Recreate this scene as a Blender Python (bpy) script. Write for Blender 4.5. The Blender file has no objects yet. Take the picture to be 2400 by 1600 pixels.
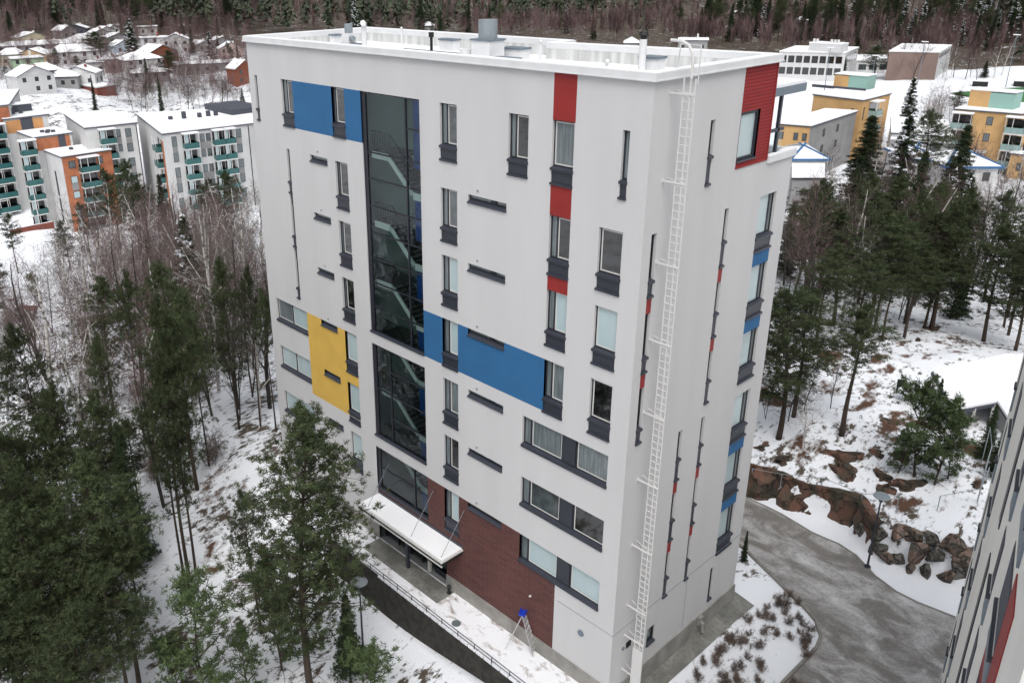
import bpy, math, random
import numpy as np
from mathutils import Vector, Matrix, noise
random.seed(7); rng = np.random.default_rng(11)
SC = bpy.context.scene; COL = SC.collection
R = math.radians; PI = math.pi

# ------------------------------------------------------------------ survey of the photo (camera solved from the tower's own edges)
CP = dict(x=16.323, y=-24.1228, z=8.7911, yaw=0.8437, pitch=-0.3722, roll=-0.0158, f=2014.963, ppx=1019.53, ppy=707.17)
_y, _p, _r = CP['yaw'], CP['pitch'], CP['roll']
FW = np.array([-math.sin(_y)*math.cos(_p), math.cos(_y)*math.cos(_p), math.sin(_p)])
RT = np.array([math.cos(_y), math.sin(_y), 0.]); UP0 = np.cross(RT, FW)
RR = RT*math.cos(_r)+UP0*math.sin(_r); UU = -RT*math.sin(_r)+UP0*math.cos(_r)
CC = np.array([CP['x'], CP['y'], CP['z']])
def ray(px, py): return FW+RR*(px-CP['ppx'])/CP['f']-UU*(py-CP['ppy'])/CP['f']
def at_z(px, py, z):
    d = ray(px, py); return CC+d*((z-CC[2])/d[2])
def at_d(px, py, D):
    d = ray(px, py); return CC+d*(D/math.hypot(d[0], d[1]))
def pix(P):
    d = np.array(P)-CC; w = d@FW
    return CP['ppx']+CP['f']*(d@RR)/w, CP['ppy']-CP['f']*(d@UU)/w, w

# ------------------------------------------------------------------ helpers
def tag(o, label=None, cat=None, group=None, kind=None):
    if label: o['label'] = label
    if cat: o['category'] = cat
    if group: o['group'] = group
    if kind: o['kind'] = kind
    return o
def empty(name, loc=(0, 0, 0), rz=0, label=None, cat=None, group=None):
    o = bpy.data.objects.new(name, None); COL.objects.link(o)
    o.location = loc; o.rotation_euler = (0, 0, rz); o.empty_display_size = .2
    return tag(o, label, cat, group)
def copy_tree(o, parent=None):
    c = o.copy(); COL.objects.link(c); c.parent = parent
    for ch in list(o.children): copy_tree(ch, c)
    return c
class MB:
    def __init__(s): s.v = []; s.f = []; s.m = []; s.mats = []; s.mi = 0; s.cols = None
    def mat(s, m):
        if m not in s.mats: s.mats.append(m)
        s.mi = s.mats.index(m); return s
    def quad(s, a, b, c, d):
        n = len(s.v); s.v += [tuple(a), tuple(b), tuple(c), tuple(d)]; s.f.append((n, n+1, n+2, n+3)); s.m.append(s.mi)
    def tri(s, a, b, c):
        n = len(s.v); s.v += [tuple(a), tuple(b), tuple(c)]; s.f.append((n, n+1, n+2)); s.m.append(s.mi)
    def box(s, x0, y0, z0, x1, y1, z1, skip=''):
        n = len(s.v)
        s.v += [(x0, y0, z0), (x1, y0, z0), (x1, y1, z0), (x0, y1, z0), (x0, y0, z1), (x1, y0, z1), (x1, y1, z1), (x0, y1, z1)]
        for k, q in (('b', (3, 2, 1, 0)), ('t', (4, 5, 6, 7)), ('f', (0, 1, 5, 4)), ('r', (1, 2, 6, 5)), ('k', (2, 3, 7, 6)), ('l', (3, 0, 4, 7))):
            if k not in skip: s.f.append(tuple(n+i for i in q)); s.m.append(s.mi)
        return s
    def obox(s, a, b, w, h, up=(0, 0, 1)):
        """bar from a to b, width w, height h"""
        a = Vector(a); b = Vector(b); d = (b-a).normalized(); u = Vector(up)
        if abs(d.dot(u)) > .99: u = Vector((1, 0, 0))
        sd = d.cross(u).normalized()*w/2; uu = sd.cross(d).normalized()*h/2
        n = len(s.v)
        for p in (a, b): s.v += [tuple(p-sd-uu), tuple(p+sd-uu), tuple(p+sd+uu), tuple(p-sd+uu)]
        for q in ((0, 1, 2, 3), (7, 6, 5, 4), (0, 4, 5, 1), (1, 5, 6, 2), (2, 6, 7, 3), (3, 7, 4, 0)):
            s.f.append(tuple(n+i for i in q)); s.m.append(s.mi)
        return s
    def tube(s, pts, rad, n=8, cap=True):
        pts = [Vector(p) for p in pts]; k = len(s.v)
        rs = rad if isinstance(rad, (list, tuple)) else [rad]*len(pts)
        for i, p in enumerate(pts):
            d = (pts[min(i+1, len(pts)-1)]-pts[max(i-1, 0)]).normalized()
            a = d.orthogonal().normalized() if i == 0 else (a-d*a.dot(d)).normalized()
            b = d.cross(a)
            for j in range(n):
                t = 2*PI*j/n; s.v.append(tuple(p+(a*math.cos(t)+b*math.sin(t))*rs[i]))
        for i in range(len(pts)-1):
            for j in range(n):
                s.f.append((k+i*n+j, k+i*n+(j+1) % n, k+(i+1)*n+(j+1) % n, k+(i+1)*n+j)); s.m.append(s.mi)
        if cap:
            s.f.append(tuple(k+j for j in reversed(range(n)))); s.m.append(s.mi)
            e = k+(len(pts)-1)*n; s.f.append(tuple(e+j for j in range(n))); s.m.append(s.mi)
        return s
    def prism(s, poly, z0, z1, bottom=True, top=True):
        n = len(s.v); k = len(poly)
        s.v += [(p[0], p[1], z0) for p in poly]+[(p[0], p[1], z1) for p in poly]
        for i in range(k):
            j = (i+1) % k; s.f.append((n+i, n+j, n+k+j, n+k+i)); s.m.append(s.mi)
        if top: s.f.append(tuple(n+k+i for i in range(k))); s.m.append(s.mi)
        if bottom: s.f.append(tuple(n+i for i in reversed(range(k)))); s.m.append(s.mi)
        return s
    def mesh(s, name, smooth=False):
        me = bpy.data.meshes.new(name); me.from_pydata(s.v, [], s.f)
        for m in s.mats: me.materials.append(m)
        if len(s.mats) > 1: me.polygons.foreach_set('material_index', s.m)
        if smooth: me.polygons.foreach_set('use_smooth', [True]*len(s.f))
        if s.cols is not None:
            ca = me.color_attributes.new('tint', 'FLOAT_COLOR', 'POINT'); ca.data.foreach_set('color', np.array(s.cols, dtype=np.float32).ravel())
        me.update(); return me
    def build(s, name, material=None, parent=None, smooth=False, label=None):
        if material is not None and not s.mats: s.mats.append(material)
        o = bpy.data.objects.new(name, s.mesh(name, smooth)); COL.objects.link(o)
        if parent is not None: o.parent = parent
        if label: o['label'] = label
        return o

# ------------------------------------------------------------------ materials
MT = {}
def mat(name, col, rough=.8, var=0., scale=3., bump=0., bscale=20., metal=0., spec=.5, coat=0., stretch=(1, 1, 1), col2=None, thr=None, detail=4):
    m = bpy.data.materials.new(name); m.use_nodes = True; nt = m.node_tree; N = nt.nodes; L = nt.links
    b = N['Principled BSDF']; b.inputs['Roughness'].default_value = rough; b.inputs['Metallic'].default_value = metal
    b.inputs['Specular IOR Level'].default_value = spec; b.inputs['Coat Weight'].default_value = coat
    b.inputs['Base Color'].default_value = (*col, 1)
    if var or bump or col2:
        tc = N.new('ShaderNodeTexCoord'); mp = N.new('ShaderNodeMapping'); mp.inputs['Scale'].default_value = stretch
        L.new(tc.outputs['Object'], mp.inputs['Vector'])
    if var or col2:
        n = N.new('ShaderNodeTexNoise'); n.inputs['Scale'].default_value = scale; n.inputs['Detail'].default_value = detail
        L.new(mp.outputs[0], n.inputs['Vector']); r = N.new('ShaderNodeValToRGB')
        c2 = col2 if col2 else tuple(c*(1-var) for c in col); c1 = col if col2 else tuple(min(1, c*(1+var*.5)) for c in col)
        lo, hi = thr if thr else (.35, .65)
        r.color_ramp.elements[0].position = lo; r.color_ramp.elements[1].position = hi
        r.color_ramp.elements[0].color = (*c2, 1); r.color_ramp.elements[1].color = (*c1, 1)
        L.new(n.outputs['Fac'], r.inputs[0]); L.new(r.outputs[0], b.inputs['Base Color'])
    if bump:
        n2 = N.new('ShaderNodeTexNoise'); n2.inputs['Scale'].default_value = bscale; n2.inputs['Detail'].default_value = 5
        L.new(mp.outputs[0], n2.inputs['Vector']); bp = N.new('ShaderNodeBump'); bp.inputs['Strength'].default_value = bump; bp.inputs['Distance'].default_value = .05
        L.new(n2.outputs['Fac'], bp.inputs['Height']); L.new(bp.outputs[0], b.inputs['Normal'])
    MT[name] = m; return m
mat('stucco', (.585, .583, .588), .9, .035, .55, .12, 60, stretch=(1.2, 1.2, .22))
mat('flashing', (.70, .71, .72), .55, .05, 1.5)
mat('roofsnow', (.86, .87, .89), .9, .03, .6, .2, 3)
mat('parapet', (.60, .61, .60), .8, .25, 2.2, stretch=(1.5, 1.5, .15))
mat('blue', (.022, .125, .29), .75, .06, 1.0); mat('yellow', (.66, .42, .085), .8, .06, 1.0)
mat('red', (.27, .018, .016), .6, .08, 1.2); mat('frame', (.018, .020, .028), .45); mat('steel', (.032, .036, .050), .4, .1, 4)
mat('whiteframe', (.62, .62, .60), .5)
mat('blind', (.44, .55, .57), .35, .06, 1.3, coat=.7, stretch=(1, 1, .4)); mat('curtain', (.16, .19, .20), .3, .35, 3.0, coat=.8, stretch=(6, 6, .4))
mat('darkglass', (.010, .011, .012), .06, .8, 1.6, spec=.6, coat=1., detail=7)
mat('midglass', (.07, .085, .09), .08, .5, 2.0, spec=.6, coat=1., detail=7)
mat('plinth', (.30, .29, .27), .9, .25, 1.2, .2, 12); mat('concrete', (.12, .115, .105), .9, .3, .7, .3, 9)
mat('whitepaint', (.65, .645, .635), .5); mat('galv', (.30, .34, .37), .45, .12, 2, metal=.3); mat('greycap', (.16, .20, .24), .5, .1, 3)
mat('black', (.012, .012, .012), .6); mat('bitumen', (.018, .018, .02), .8, col2=(.6, .61, .63), scale=1.3, thr=(.33, .37))
mat('teal', (.030, .125, .125), .4, .15, 2, coat=.3); mat('palegreen', (.26, .37, .36), .5, .1, 1); mat('mint', (.28, .46, .41), .7)
mat('orange', (.43, .155, .075), .85, .2, .8, col2=None); mat('orange2', (.58, .29, .12), .85, .12, .5); mat('ochre', (.58, .36, .16), .85, .12, .3)
mat('white_wall', (.60, .60, .60), .85, .08, .4); mat('grey_wall', (.28, .28, .28), .85, .12, .5); mat('slate', (.06, .065, .085), .7)
mat('brickred', (.20, .062, .045), .9, .25, .4); mat('brownhall', (.22, .155, .135), .9, .12, .2); mat('redwood', (.23, .07, .035), .8, .2, 1, stretch=(6, 6, .5))
mat('greenhouse', (.36, .50, .34), .8); mat('cream', (.58, .53, .38), .8, .08, 1); mat('peach', (.55, .38, .22), .8, .08, 1); mat('pink', (.50, .38, .35), .8); mat('paleblue', (.42, .50, .56), .8)
mat('hwin', (.03, .035, .04), .15, coat=.5); mat('turf', (.045, .15, .05), .9, .2, .1); mat('blueroof', (.03, .13, .30), .6); mat('cyan', (.04, .32, .42), .6)
mat('rock', (.11, .055, .038), .9, .5, 1.1, .6, 5, col2=(.045, .038, .026), thr=(.4, .6), stretch=(1, 1, .5))
mat('boulder', (.17, .115, .09), .9, .5, 1.6, .8, 9, col2=(.07, .062, .052), thr=(.42, .55))
mat('boulder_grey', (.12, .112, .10), .9, .5, 1.6, .8, 9, col2=(.05, .047, .04), thr=(.42, .55)); mat('lime_render', (.80, .785, .74), .9, .06, .5, stretch=(1, 1, .2))
mat('retwall', (.020, .018, .015), .95, .4, 3, .7, 12, col2=(.035, .033, .028), thr=(.45, .6))
mat('snow', (.80, .82, .86), .85, .04, .8, .5, 4); mat('gran', (.23, .22, .20), .9, .2, 3, .2, 12)
mat('trunk_pine', (.055, .038, .028), .95, .3, 3, .5, 10, stretch=(1, 1, .25)); mat('trunk_dark', (.045, .040, .036), .95, .3, 3)
mat('deadwood', (.17, .15, .14), .9); mat('handle', (.5, .5, .5), .4, metal=.6)
mat('alu', (.55, .55, .55), .35, metal=.5); mat('royal', (.01, .04, .42), .4)
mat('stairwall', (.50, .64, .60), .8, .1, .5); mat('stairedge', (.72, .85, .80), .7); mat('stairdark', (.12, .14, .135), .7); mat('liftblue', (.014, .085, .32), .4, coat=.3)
mat('screed', (.22, .23, .23), .8, .3, 1)
def cracks(name, sc):
    m = MT[name]; nt = m.node_tree; N = nt.nodes; L = nt.links; b = N['Principled BSDF']; src = b.inputs['Base Color'].links[0].from_socket
    tc = N.new('ShaderNodeTexCoord'); nz_ = N.new('ShaderNodeTexNoise'); nz_.inputs['Scale'].default_value = 2.5; L.new(tc.outputs['Object'], nz_.inputs['Vector']); ad = N.new('ShaderNodeVectorMath'); ad.operation = 'MULTIPLY_ADD'; L.new(nz_.outputs['Color'], ad.inputs[0]); ad.inputs[1].default_value = (.9, .9, .5); L.new(tc.outputs['Object'], ad.inputs[2])
    v = N.new('ShaderNodeTexVoronoi'); v.feature = 'DISTANCE_TO_EDGE'; v.inputs['Scale'].default_value = sc; L.new(ad.outputs[0], v.inputs['Vector'])
    r = N.new('ShaderNodeValToRGB'); r.color_ramp.elements[0].position = .0; r.color_ramp.elements[0].color = (.35, .35, .35, 1); r.color_ramp.elements[1].position = .045; L.new(v.outputs[0], r.inputs[0])
    v2 = N.new('ShaderNodeTexVoronoi'); v2.inputs['Scale'].default_value = sc; L.new(ad.outputs[0], v2.inputs['Vector']); h2 = N.new('ShaderNodeHueSaturation'); h2.inputs['Saturation'].default_value = 0; L.new(v2.outputs['Color'], h2.inputs['Color'])
    a = N.new('ShaderNodeMix'); a.data_type = 'RGBA'; a.blend_type = 'OVERLAY'; a.inputs[0].default_value = .55; L.new(src, a.inputs[6]); L.new(h2.outputs[0], a.inputs[7])
    x = N.new('ShaderNodeMix'); x.data_type = 'RGBA'; x.blend_type = 'MULTIPLY'; x.inputs[0].default_value = 1; L.new(a.outputs[2], x.inputs[6]); L.new(r.outputs[0], x.inputs[7]); L.new(x.outputs[2], b.inputs['Base Color'])
    bp = N.new('ShaderNodeBump'); bp.inputs['Strength'].default_value = 1; bp.inputs['Distance'].default_value = .12; L.new(r.outputs[0], bp.inputs['Height']); L.new(b.inputs['Normal'].links[0].from_socket, bp.inputs['Normal']); L.new(bp.outputs[0], b.inputs['Normal'])
cracks('rock', 1.1); cracks('boulder', .9); cracks('boulder_grey', .9)
# glass that lets one look in
m = bpy.data.materials.new('clearglass'); m.use_nodes = True; nt = m.node_tree; nt.nodes.clear()
o_ = nt.nodes.new('ShaderNodeOutputMaterial'); mx = nt.nodes.new('ShaderNodeMixShader'); tr = nt.nodes.new('ShaderNodeBsdfTransparent'); gl = nt.nodes.new('ShaderNodeBsdfGlossy')
gb = nt.nodes.new('ShaderNodeBump'); gn_ = nt.nodes.new('ShaderNodeTexNoise'); gn_.inputs['Scale'].default_value = .9; gn_.inputs['Detail'].default_value = 2; gt = nt.nodes.new('ShaderNodeTexCoord'); nt.links.new(gt.outputs['Object'], gn_.inputs['Vector']); nt.links.new(gn_.outputs['Fac'], gb.inputs['Height']); gb.inputs['Strength'].default_value = .5; gb.inputs['Distance'].default_value = .06; nt.links.new(gb.outputs[0], gl.inputs['Normal'])
tr.inputs[0].default_value = (.90, .98, .97, 1); gl.inputs['Roughness'].default_value = .02; gl.inputs[0].default_value = (.9, .95, 1, 1)
fr = nt.nodes.new('ShaderNodeFresnel'); fr.inputs[0].default_value = 1.5
nt.links.new(fr.outputs[0], mx.inputs[0]); nt.links.new(tr.outputs[0], mx.inputs[1]); nt.links.new(gl.outputs[0], mx.inputs[2]); nt.links.new(mx.outputs[0], o_.inputs[0])
MT['clearglass'] = m
# brick cladding and red boarding with real courses
def coursed(name, c1, c2, mortar, bw, bh, ms, plane):
    m = bpy.data.materials.new(name); m.use_nodes = True; nt = m.node_tree; N = nt.nodes; L = nt.links; b = N['Principled BSDF']; b.inputs['Roughness'].default_value = .85
    tc = N.new('ShaderNodeTexCoord'); sp = N.new('ShaderNodeSeparateXYZ'); cb = N.new('ShaderNodeCombineXYZ'); L.new(tc.outputs['Object'], sp.inputs[0])
    L.new(sp.outputs['X' if plane == 'front' else 'Y'], cb.inputs[0]); L.new(sp.outputs['Z'], cb.inputs[1])
    br = N.new('ShaderNodeTexBrick'); L.new(cb.outputs[0], br.inputs['Vector']); br.inputs['Scale'].default_value = 1
    br.inputs['Brick Width'].default_value = bw; br.inputs['Row Height'].default_value = bh; br.inputs['Mortar Size'].default_value = ms
    br.inputs['Color1'].default_value = (*c1, 1); br.inputs['Color2'].default_value = (*c2, 1); br.inputs['Mortar'].default_value = (*mortar, 1)
    nz = N.new('ShaderNodeTexNoise'); nz.inputs['Scale'].default_value = .8; nz.inputs['Detail'].default_value = 6; L.new(cb.outputs[0], nz.inputs['Vector'])
    mm = N.new('ShaderNodeMix'); mm.data_type = 'RGBA'; mm.blend_type = 'MULTIPLY'; mm.inputs[0].default_value = .5
    L.new(br.outputs[0], mm.inputs[6]); L.new(nz.outputs['Color'], mm.inputs[7])
    hs = N.new('ShaderNodeHueSaturation'); hs.inputs['Saturation'].default_value = 1.; hs.inputs['Value'].default_value = 1.35
    bw_ = N.new('ShaderNodeRGBToBW'); L.new(nz.outputs['Color'], bw_.inputs[0]); L.new(bw_.outputs[0], mm.inputs[7])
    L.new(mm.outputs[2], hs.inputs['Color']); L.new(hs.outputs[0], b.inputs['Base Color'])
    bp = N.new('ShaderNodeBump'); bp.inputs['Strength'].default_value = .4; bp.inputs['Distance'].default_value = .01; bp.invert = True
    L.new(br.outputs['Fac'], bp.inputs['Height']); L.new(bp.outputs[0], b.inputs['Normal']); MT[name] = m
coursed('brick', (.112, .040, .034), (.078, .029, .026), (.12, .062, .055), .6, .15, .012, 'front')
coursed('redboard', (.30, .020, .022), (.27, .018, .02), (.15, .010, .012), 30., .13, .02, 'side')

# foliage: colour from a per-cluster tint
def foliage(name, dark, light, rough=.8):
    m = bpy.data.materials.new(name); m.use_nodes = True; nt = m.node_tree; N = nt.nodes; L = nt.links; b = N['Principled BSDF']; b.inputs['Roughness'].default_value = rough
    b.inputs['Specular IOR Level'].default_value = .2
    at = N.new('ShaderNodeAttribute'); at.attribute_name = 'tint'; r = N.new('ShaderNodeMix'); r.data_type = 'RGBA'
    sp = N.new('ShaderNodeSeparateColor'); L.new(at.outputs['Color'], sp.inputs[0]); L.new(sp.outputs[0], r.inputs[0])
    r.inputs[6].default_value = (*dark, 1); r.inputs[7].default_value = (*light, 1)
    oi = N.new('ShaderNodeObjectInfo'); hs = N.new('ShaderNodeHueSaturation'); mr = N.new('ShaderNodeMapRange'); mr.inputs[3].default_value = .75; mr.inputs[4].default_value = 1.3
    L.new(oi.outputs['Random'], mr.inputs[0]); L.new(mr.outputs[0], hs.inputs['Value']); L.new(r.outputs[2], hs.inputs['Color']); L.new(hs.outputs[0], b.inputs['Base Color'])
    MT[name] = m
foliage('pine_needles', (.021, .031, .015), (.070, .090, .040)); foliage('spruce_needles', (.012, .022, .011), (.045, .062, .028))
foliage('young_needles', (.035, .055, .022), (.10, .14, .06)); foliage('twigs_brown', (.085, .055, .055), (.20, .135, .135)); foliage('twigs_grey', (.085, .072, .062), (.19, .165, .15))
foliage('far_needles', (.030, .042, .028), (.10, .115, .075)); foliage('twigs_shrub', (.10, .075, .06), (.24, .18, .15)); foliage('hedge_leaves', (.012, .02, .01), (.04, .055, .02))
# birch bark
m = mat('birch', (.52, .50, .47), .85, .5, 2.2, col2=(.10, .09, .08), thr=(.36, .46), stretch=(.6, .6, 1.8))

# ------------------------------------------------------------------ terrain
def vn(x, y, s, seed=0):
    x = np.asarray(x, float)/s+seed*17.3; y = np.asarray(y, float)/s-seed*9.1
    xi = np.floor(x); yi = np.floor(y); fx = x-xi; fy = y-yi; fx = fx*fx*(3-2*fx); fy = fy*fy*(3-2*fy)
    def hsh(a, b):
        v = np.sin(a*127.1+b*311.7+seed*74.7)*43758.5453; return v-np.floor(v)
    return (hsh(xi, yi)*(1-fx)+hsh(xi+1, yi)*fx)*(1-fy)+(hsh(xi, yi+1)*(1-fx)+hsh(xi+1, yi+1)*fx)*fy-.5
HD = lambda y: 262+(215-y)*.85
# houses on the far-left hill: px0, px1, y_top, y_base, wall, kind, turn, label
HOUSES = [
 (45, 111, 167, 218, 'white_wall', 'gable', .5, 'two storey white house with a snowy gable roof, just above the orange flats'),
 (76, 134, 158, 196, 'grey_wall', 'hip', .3, 'grey house with a wide hipped snowy roof right behind the white gabled house'),
 (40, 92, 138, 171, 'greenhouse', 'flat', .2, 'pale green house with a flat snowy roof'),
 (60, 113, 122, 155, 'peach', 'gable', -.5, 'peach house with a snowy gable directly behind the pale green house'),
 (10, 56, 122, 154, 'cream', 'hip', .2, 'cream house with a snowy roof, leftmost in the row of the green house'),
 (29, 178, 100, 120, 'grey_wall', 'hip', .0, 'very long low grey house under one stretched snowy roof'),
 (46, 100, 82, 106, 'cream', 'gable', .5, 'cream gabled house at the foot of the forest, left of the valley'),
 (133, 218, 114, 152, 'white_wall', 'hip', .1, 'large white house with a broad hipped snowy roof and dark bushes before it'),
 (175, 220, 86, 112, 'grey_wall', 'hip', .4, 'grey house with a steep pyramid roof standing left of the big pine'),
 (138, 170, 66, 92, 'grey_wall', 'gable', .9, 'grey house with a dark snow-streaked roof at the forest edge'),
 (166, 202, 62, 84, 'slate', 'gable', -.3, 'dark house under a mottled snowy roof at the forest edge'),
 (218, 245, 72, 92, 'white_wall', 'gable', .6, 'small white row house, lowest of three stepped white roofs'),
 (232, 260, 66, 86, 'white_wall', 'gable', .6, 'small white row house, middle of three stepped white roofs'),
 (250, 272, 62, 80, 'white_wall', 'gable', .6, 'small white row house, highest of three stepped white roofs'),
 (254, 292, 82, 104, 'grey_wall', 'gable', .5, 'grey gabled house right of the big pine, above the pale blue cottage'),
 (268, 302, 100, 126, 'paleblue', 'gable', .6, 'pale blue cottage with a steep snowy gable'),
 (213, 242, 146, 172, 'white_wall', 'flat', .0, 'small boxy white house with a flat roof behind the brick building'),
 (238, 272, 140, 170, 'pink', 'flat', .1, 'small pink flat roofed house behind the brick building'),
 (165, 226, 163, 202, 'white_wall', 'gable', -.4, 'white house with a gable roof rising straight behind the red brick building'),
 (130, 182, 172, 205, 'grey_wall', 'hip', -.3, 'grey house half hidden by bare trees, left of the red brick building'),
 (340, 402, 114, 158, 'redwood', 'gable', .7, 'rust red wooden house with a dark gable under a snowy roof'),
 (284, 318, 124, 142, 'grey_wall', 'hip', .2, 'low house with a small snowy roof left of the rust red house'),
 (294, 366, 131, 170, 'white_wall', 'hip', .5, 'white house with a big sloping snowy roof in front of the rust red house'),
 (340, 388, 89, 118, 'white_wall', 'flat', .1, 'white flat topped house directly behind the rust red house'),
 (331, 364, 63, 82, 'white_wall', 'flat', .0, 'white house with layered flat roofs high on the slope'),
 (391, 441, 86, 124, 'white_wall', 'gable', -.1, 'white house with a tall snowy roof and a gabled dormer'),
 (453, 492, 98, 120, 'grey_wall', 'gable', .8, 'grey house between two dark spruces near the tower'),
 (497, 536, 90, 112, 'grey_wall', 'gable', .4, 'grey house with a snowy roof behind the pink house'),
 (520, 563, 105, 142, 'pink', 'gable', .2, 'pinkish house with a snowy roof close to the tower edge'),
 (546, 590, 148, 196, 'redwood', 'gable', .7, 'dark red wooden house partly hidden by the white tower'),
 (424, 528, 148, 172, 'grey_wall', 'flat', .0, 'long low garage row with a flat snowy roof above the bare thicket'),
 (318, 384, 164, 184, 'grey_wall', 'hip', .1, 'low shed with a snowy roof below the rust red house'),
 (425, 446, 58, 70, 'grey_wall', 'hip', .3, 'tiny snowy roof showing alone inside the upper forest'),
]
CT = [(-26, -2, -19.9), (-26, 12, -19.3), (-26, 5, -19.5), (-18.5, -1, -20.9), (0.4, 5, -21.45), (0.4, 10.3, -21.45), (.4, 1, -21.5), (-12, 12, -20.6), (-4, 12.5, -21.3), (-2, 14.5, -21.9),
      (-17.5, -2.6, -23.0), (-14.7, -2.5, -23.1), (-12.5, -2.4, -23.1), (-9, -2.5, -22.8), (-5, -2.6, -22.2), (0, -3, -21.9), (6, -4, -21.8), (12, 2, -21.9),
      (4, 9, -21.95), (3, 12, -22), (-2, 17, -22.05), (3, 17, -22), (9, 17, -22), (14, 14, -22.), (-8, 18, -22.1), (-20, 20, -21.2), (14, 20, -21.8), (20, 0, -22), (25, 20, -22),
      (-4, 19, -21.9), (1, 19.8, -21.9), (5, 18.9, -21.9), (9, 19.2, -21.9),
      (-4, 22, -21.2), (2, 23, -21.0), (8, 22.5, -21.0), (-6, 27, -20.5), (2, 28, -20.3), (10, 27, -20.6), (-12, 32, -20.6), (0, 36, -20.2), (12, 36, -20.4), (-10, 45, -20.8), (2, 48, -20.3), (-24, 40, -22),
      (-18, 62, -23), (0, 66, -22.5), (15, 60, -22), (-14, 85, -25), (-35, 90, -26), (-30, 125, -28.5), (-50, 140, -29.5), (-15, 120, -27.5), (5, 130, -26),
      (-60, 190, -28.5), (-25, 170, -28), (-100, 220, -27.5), (-60, 240, -27.5), (-120, 275, -26.5), (-90, 300, -26.5), (-70, 330, -26), (-40, 260, -27),
      (-14, -12, -23.4), (-22, -8.5, -22.6), (-20, -20, -22.6), (0, -30, -23), (15, -30, -23), (-30, -14, -21.4), (-32, -4, -20.6), (-34, -26, -22), (-60, -60, -25), (-45, 5, -22.3), (-60, 15, -25.2), (-80, 5, -28), (-90, 25, -31), (-120, 32, -36.5), (-150, 32, -39.6), (-150, 60, -38),
      (-135, 55, -37.4), (-170, 20, -39), (-175, 60, -36), (-200, 85, -31.5), (-100, 75, -32.5), (-60, 60, -26), (-32, 40, -22.5), (-80, 120, -33), (-140, 140, -32), (-60, 130, -29.5),
      (-190, 0, -39), (-150, -30, -37), (60, 60, -22), (100, 0, -24), (60, -100, -26), (-60, -160, -30), (-150, 230, -24), (-200, 170, -24)]
for h in HOUSES:
    p = at_d((h[0]+h[1])/2, h[3], HD(h[3])); CT.append((p[0], p[1], p[2]))
for px, py, D in ((212, 258, 238), (240, 262, 232), (160, 250, 240), (60, 60, 400), (200, 50, 415), (350, 48, 400), (560, 60, 400), (800, 60, 430), (1100, 68, 430), (1400, 72, 430), (1650, 75, 430), (1900, 68, 440), (2150, 72, 440), (2380, 80, 430), (2380, 150, 330),
                  (500, 240, 235), (330, 250, 232), (700, 130, 300), (1200, 130, 310)):
    p = at_d(px, py, D); CT.append((p[0], p[1], p[2]))
for a in range(-20, 120, 20):
    dx, dy = -math.sin(R(a)+0), math.cos(R(a)); CT += [(16+dx*600, -24+dy*600, -6.), (16+dx*1100, -24+dy*1100, 14.), (16+dx*2000, -24+dy*2000, 45.)]
for a in range(140, 340, 40):
    dx, dy = -math.sin(R(a)), math.cos(R(a)); CT += [(16+dx*350, -24+dy*350, -28.), (16+dx*2000, -24+dy*2000, -20.)]
CT = np.array(CT)
def _K(r2): return np.where(r2 > 0, .5*r2*np.log(r2+1e-12), 0.)
n_ = len(CT); S_ = 100.
X_ = CT[:, :2]/S_; d2 = ((X_[:, None]-X_[None])**2).sum(-1); A_ = np.zeros((n_+3, n_+3)); A_[:n_, :n_] = _K(d2)+np.eye(n_)*2e-5
A_[:n_, n_] = 1; A_[:n_, n_+1:] = X_; A_[n_, :n_] = 1; A_[n_+1:, :n_] = X_.T
W_ = np.linalg.solve(A_, np.concatenate([CT[:, 2], [0, 0, 0]]))
def base_h(x, y):
    x = np.asarray(x, float); y = np.asarray(y, float); o = W_[n_]+W_[n_+1]*x/S_+W_[n_+2]*y/S_
    for i in range(n_): o = o+W_[i]*_K((x/S_-X_[i, 0])**2+(y/S_-X_[i, 1])**2)
    return o
CLX = [-30, -14, -4.6, -2, 0, 1.4, 3, 5.5, 9, 14, 30]; CLY = [22, 20.6, 20.1, 20.4, 21., 21., 19.7, 20.2, 20.6, 21.2, 22]
def sst(t): t = np.clip(t, 0, 1); return t*t*(3-2*t)
def calm(x, y):   # 1 where the ground is built up and even
    a = sst(1-(np.abs(np.asarray(x)+6)-21)/4)*sst(1-(np.abs(np.asarray(y)-8.5)-11.2)/2)
    return a
def H(x, y):
    x = np.asarray(x, float); y = np.asarray(y, float)
    o = base_h(x, y); c = 1-calm(x, y)
    yc = np.interp(x, CLX, CLY)
    fade = sst((x+26)/12)*sst((26-x)/8)
    o = o+fade*1.55*sst((y-yc+.1)/.55)*sst((62-y)/28)
    far = np.clip((np.hypot(x-16, y+24)-60)/300, 0, 1)
    o = o+c*(vn(x, y, 6, 1)*.55+vn(x, y, 1.7, 2)*.22+vn(x, y, .6, 3)*.09)+c*far*vn(x, y, 35, 4)*1.2
    tr = sst((y-yc-1)/3)*fade*sst((60-y)/20)
    o = o+tr*(np.abs(vn(x, y, 3.1, 5))*.9-.2)
    return o
def h1(x, y): return float(H(np.array([x]), np.array([y]))[0])
TT = np.concatenate([np.arange(20, 90, .25), np.arange(90, 420, 1.), np.arange(420, 1500, 6)])
def hit(px, py, up=0.):
    d = ray(px, py); hz = math.hypot(d[0], d[1]); P = CC[None]+d[None]*(TT/hz)[:, None]
    g = P[:, 2]-H(P[:, 0], P[:, 1])-up
    k = np.argmax(g < 0)
    if g[k] >= 0: k = len(TT)-1
    if k == 0: return P[0]
    t = g[k-1]/(g[k-1]-g[k]+1e-9); q = P[k-1]*(1-t)+P[k]*t; q[2] -= up; return q
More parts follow.
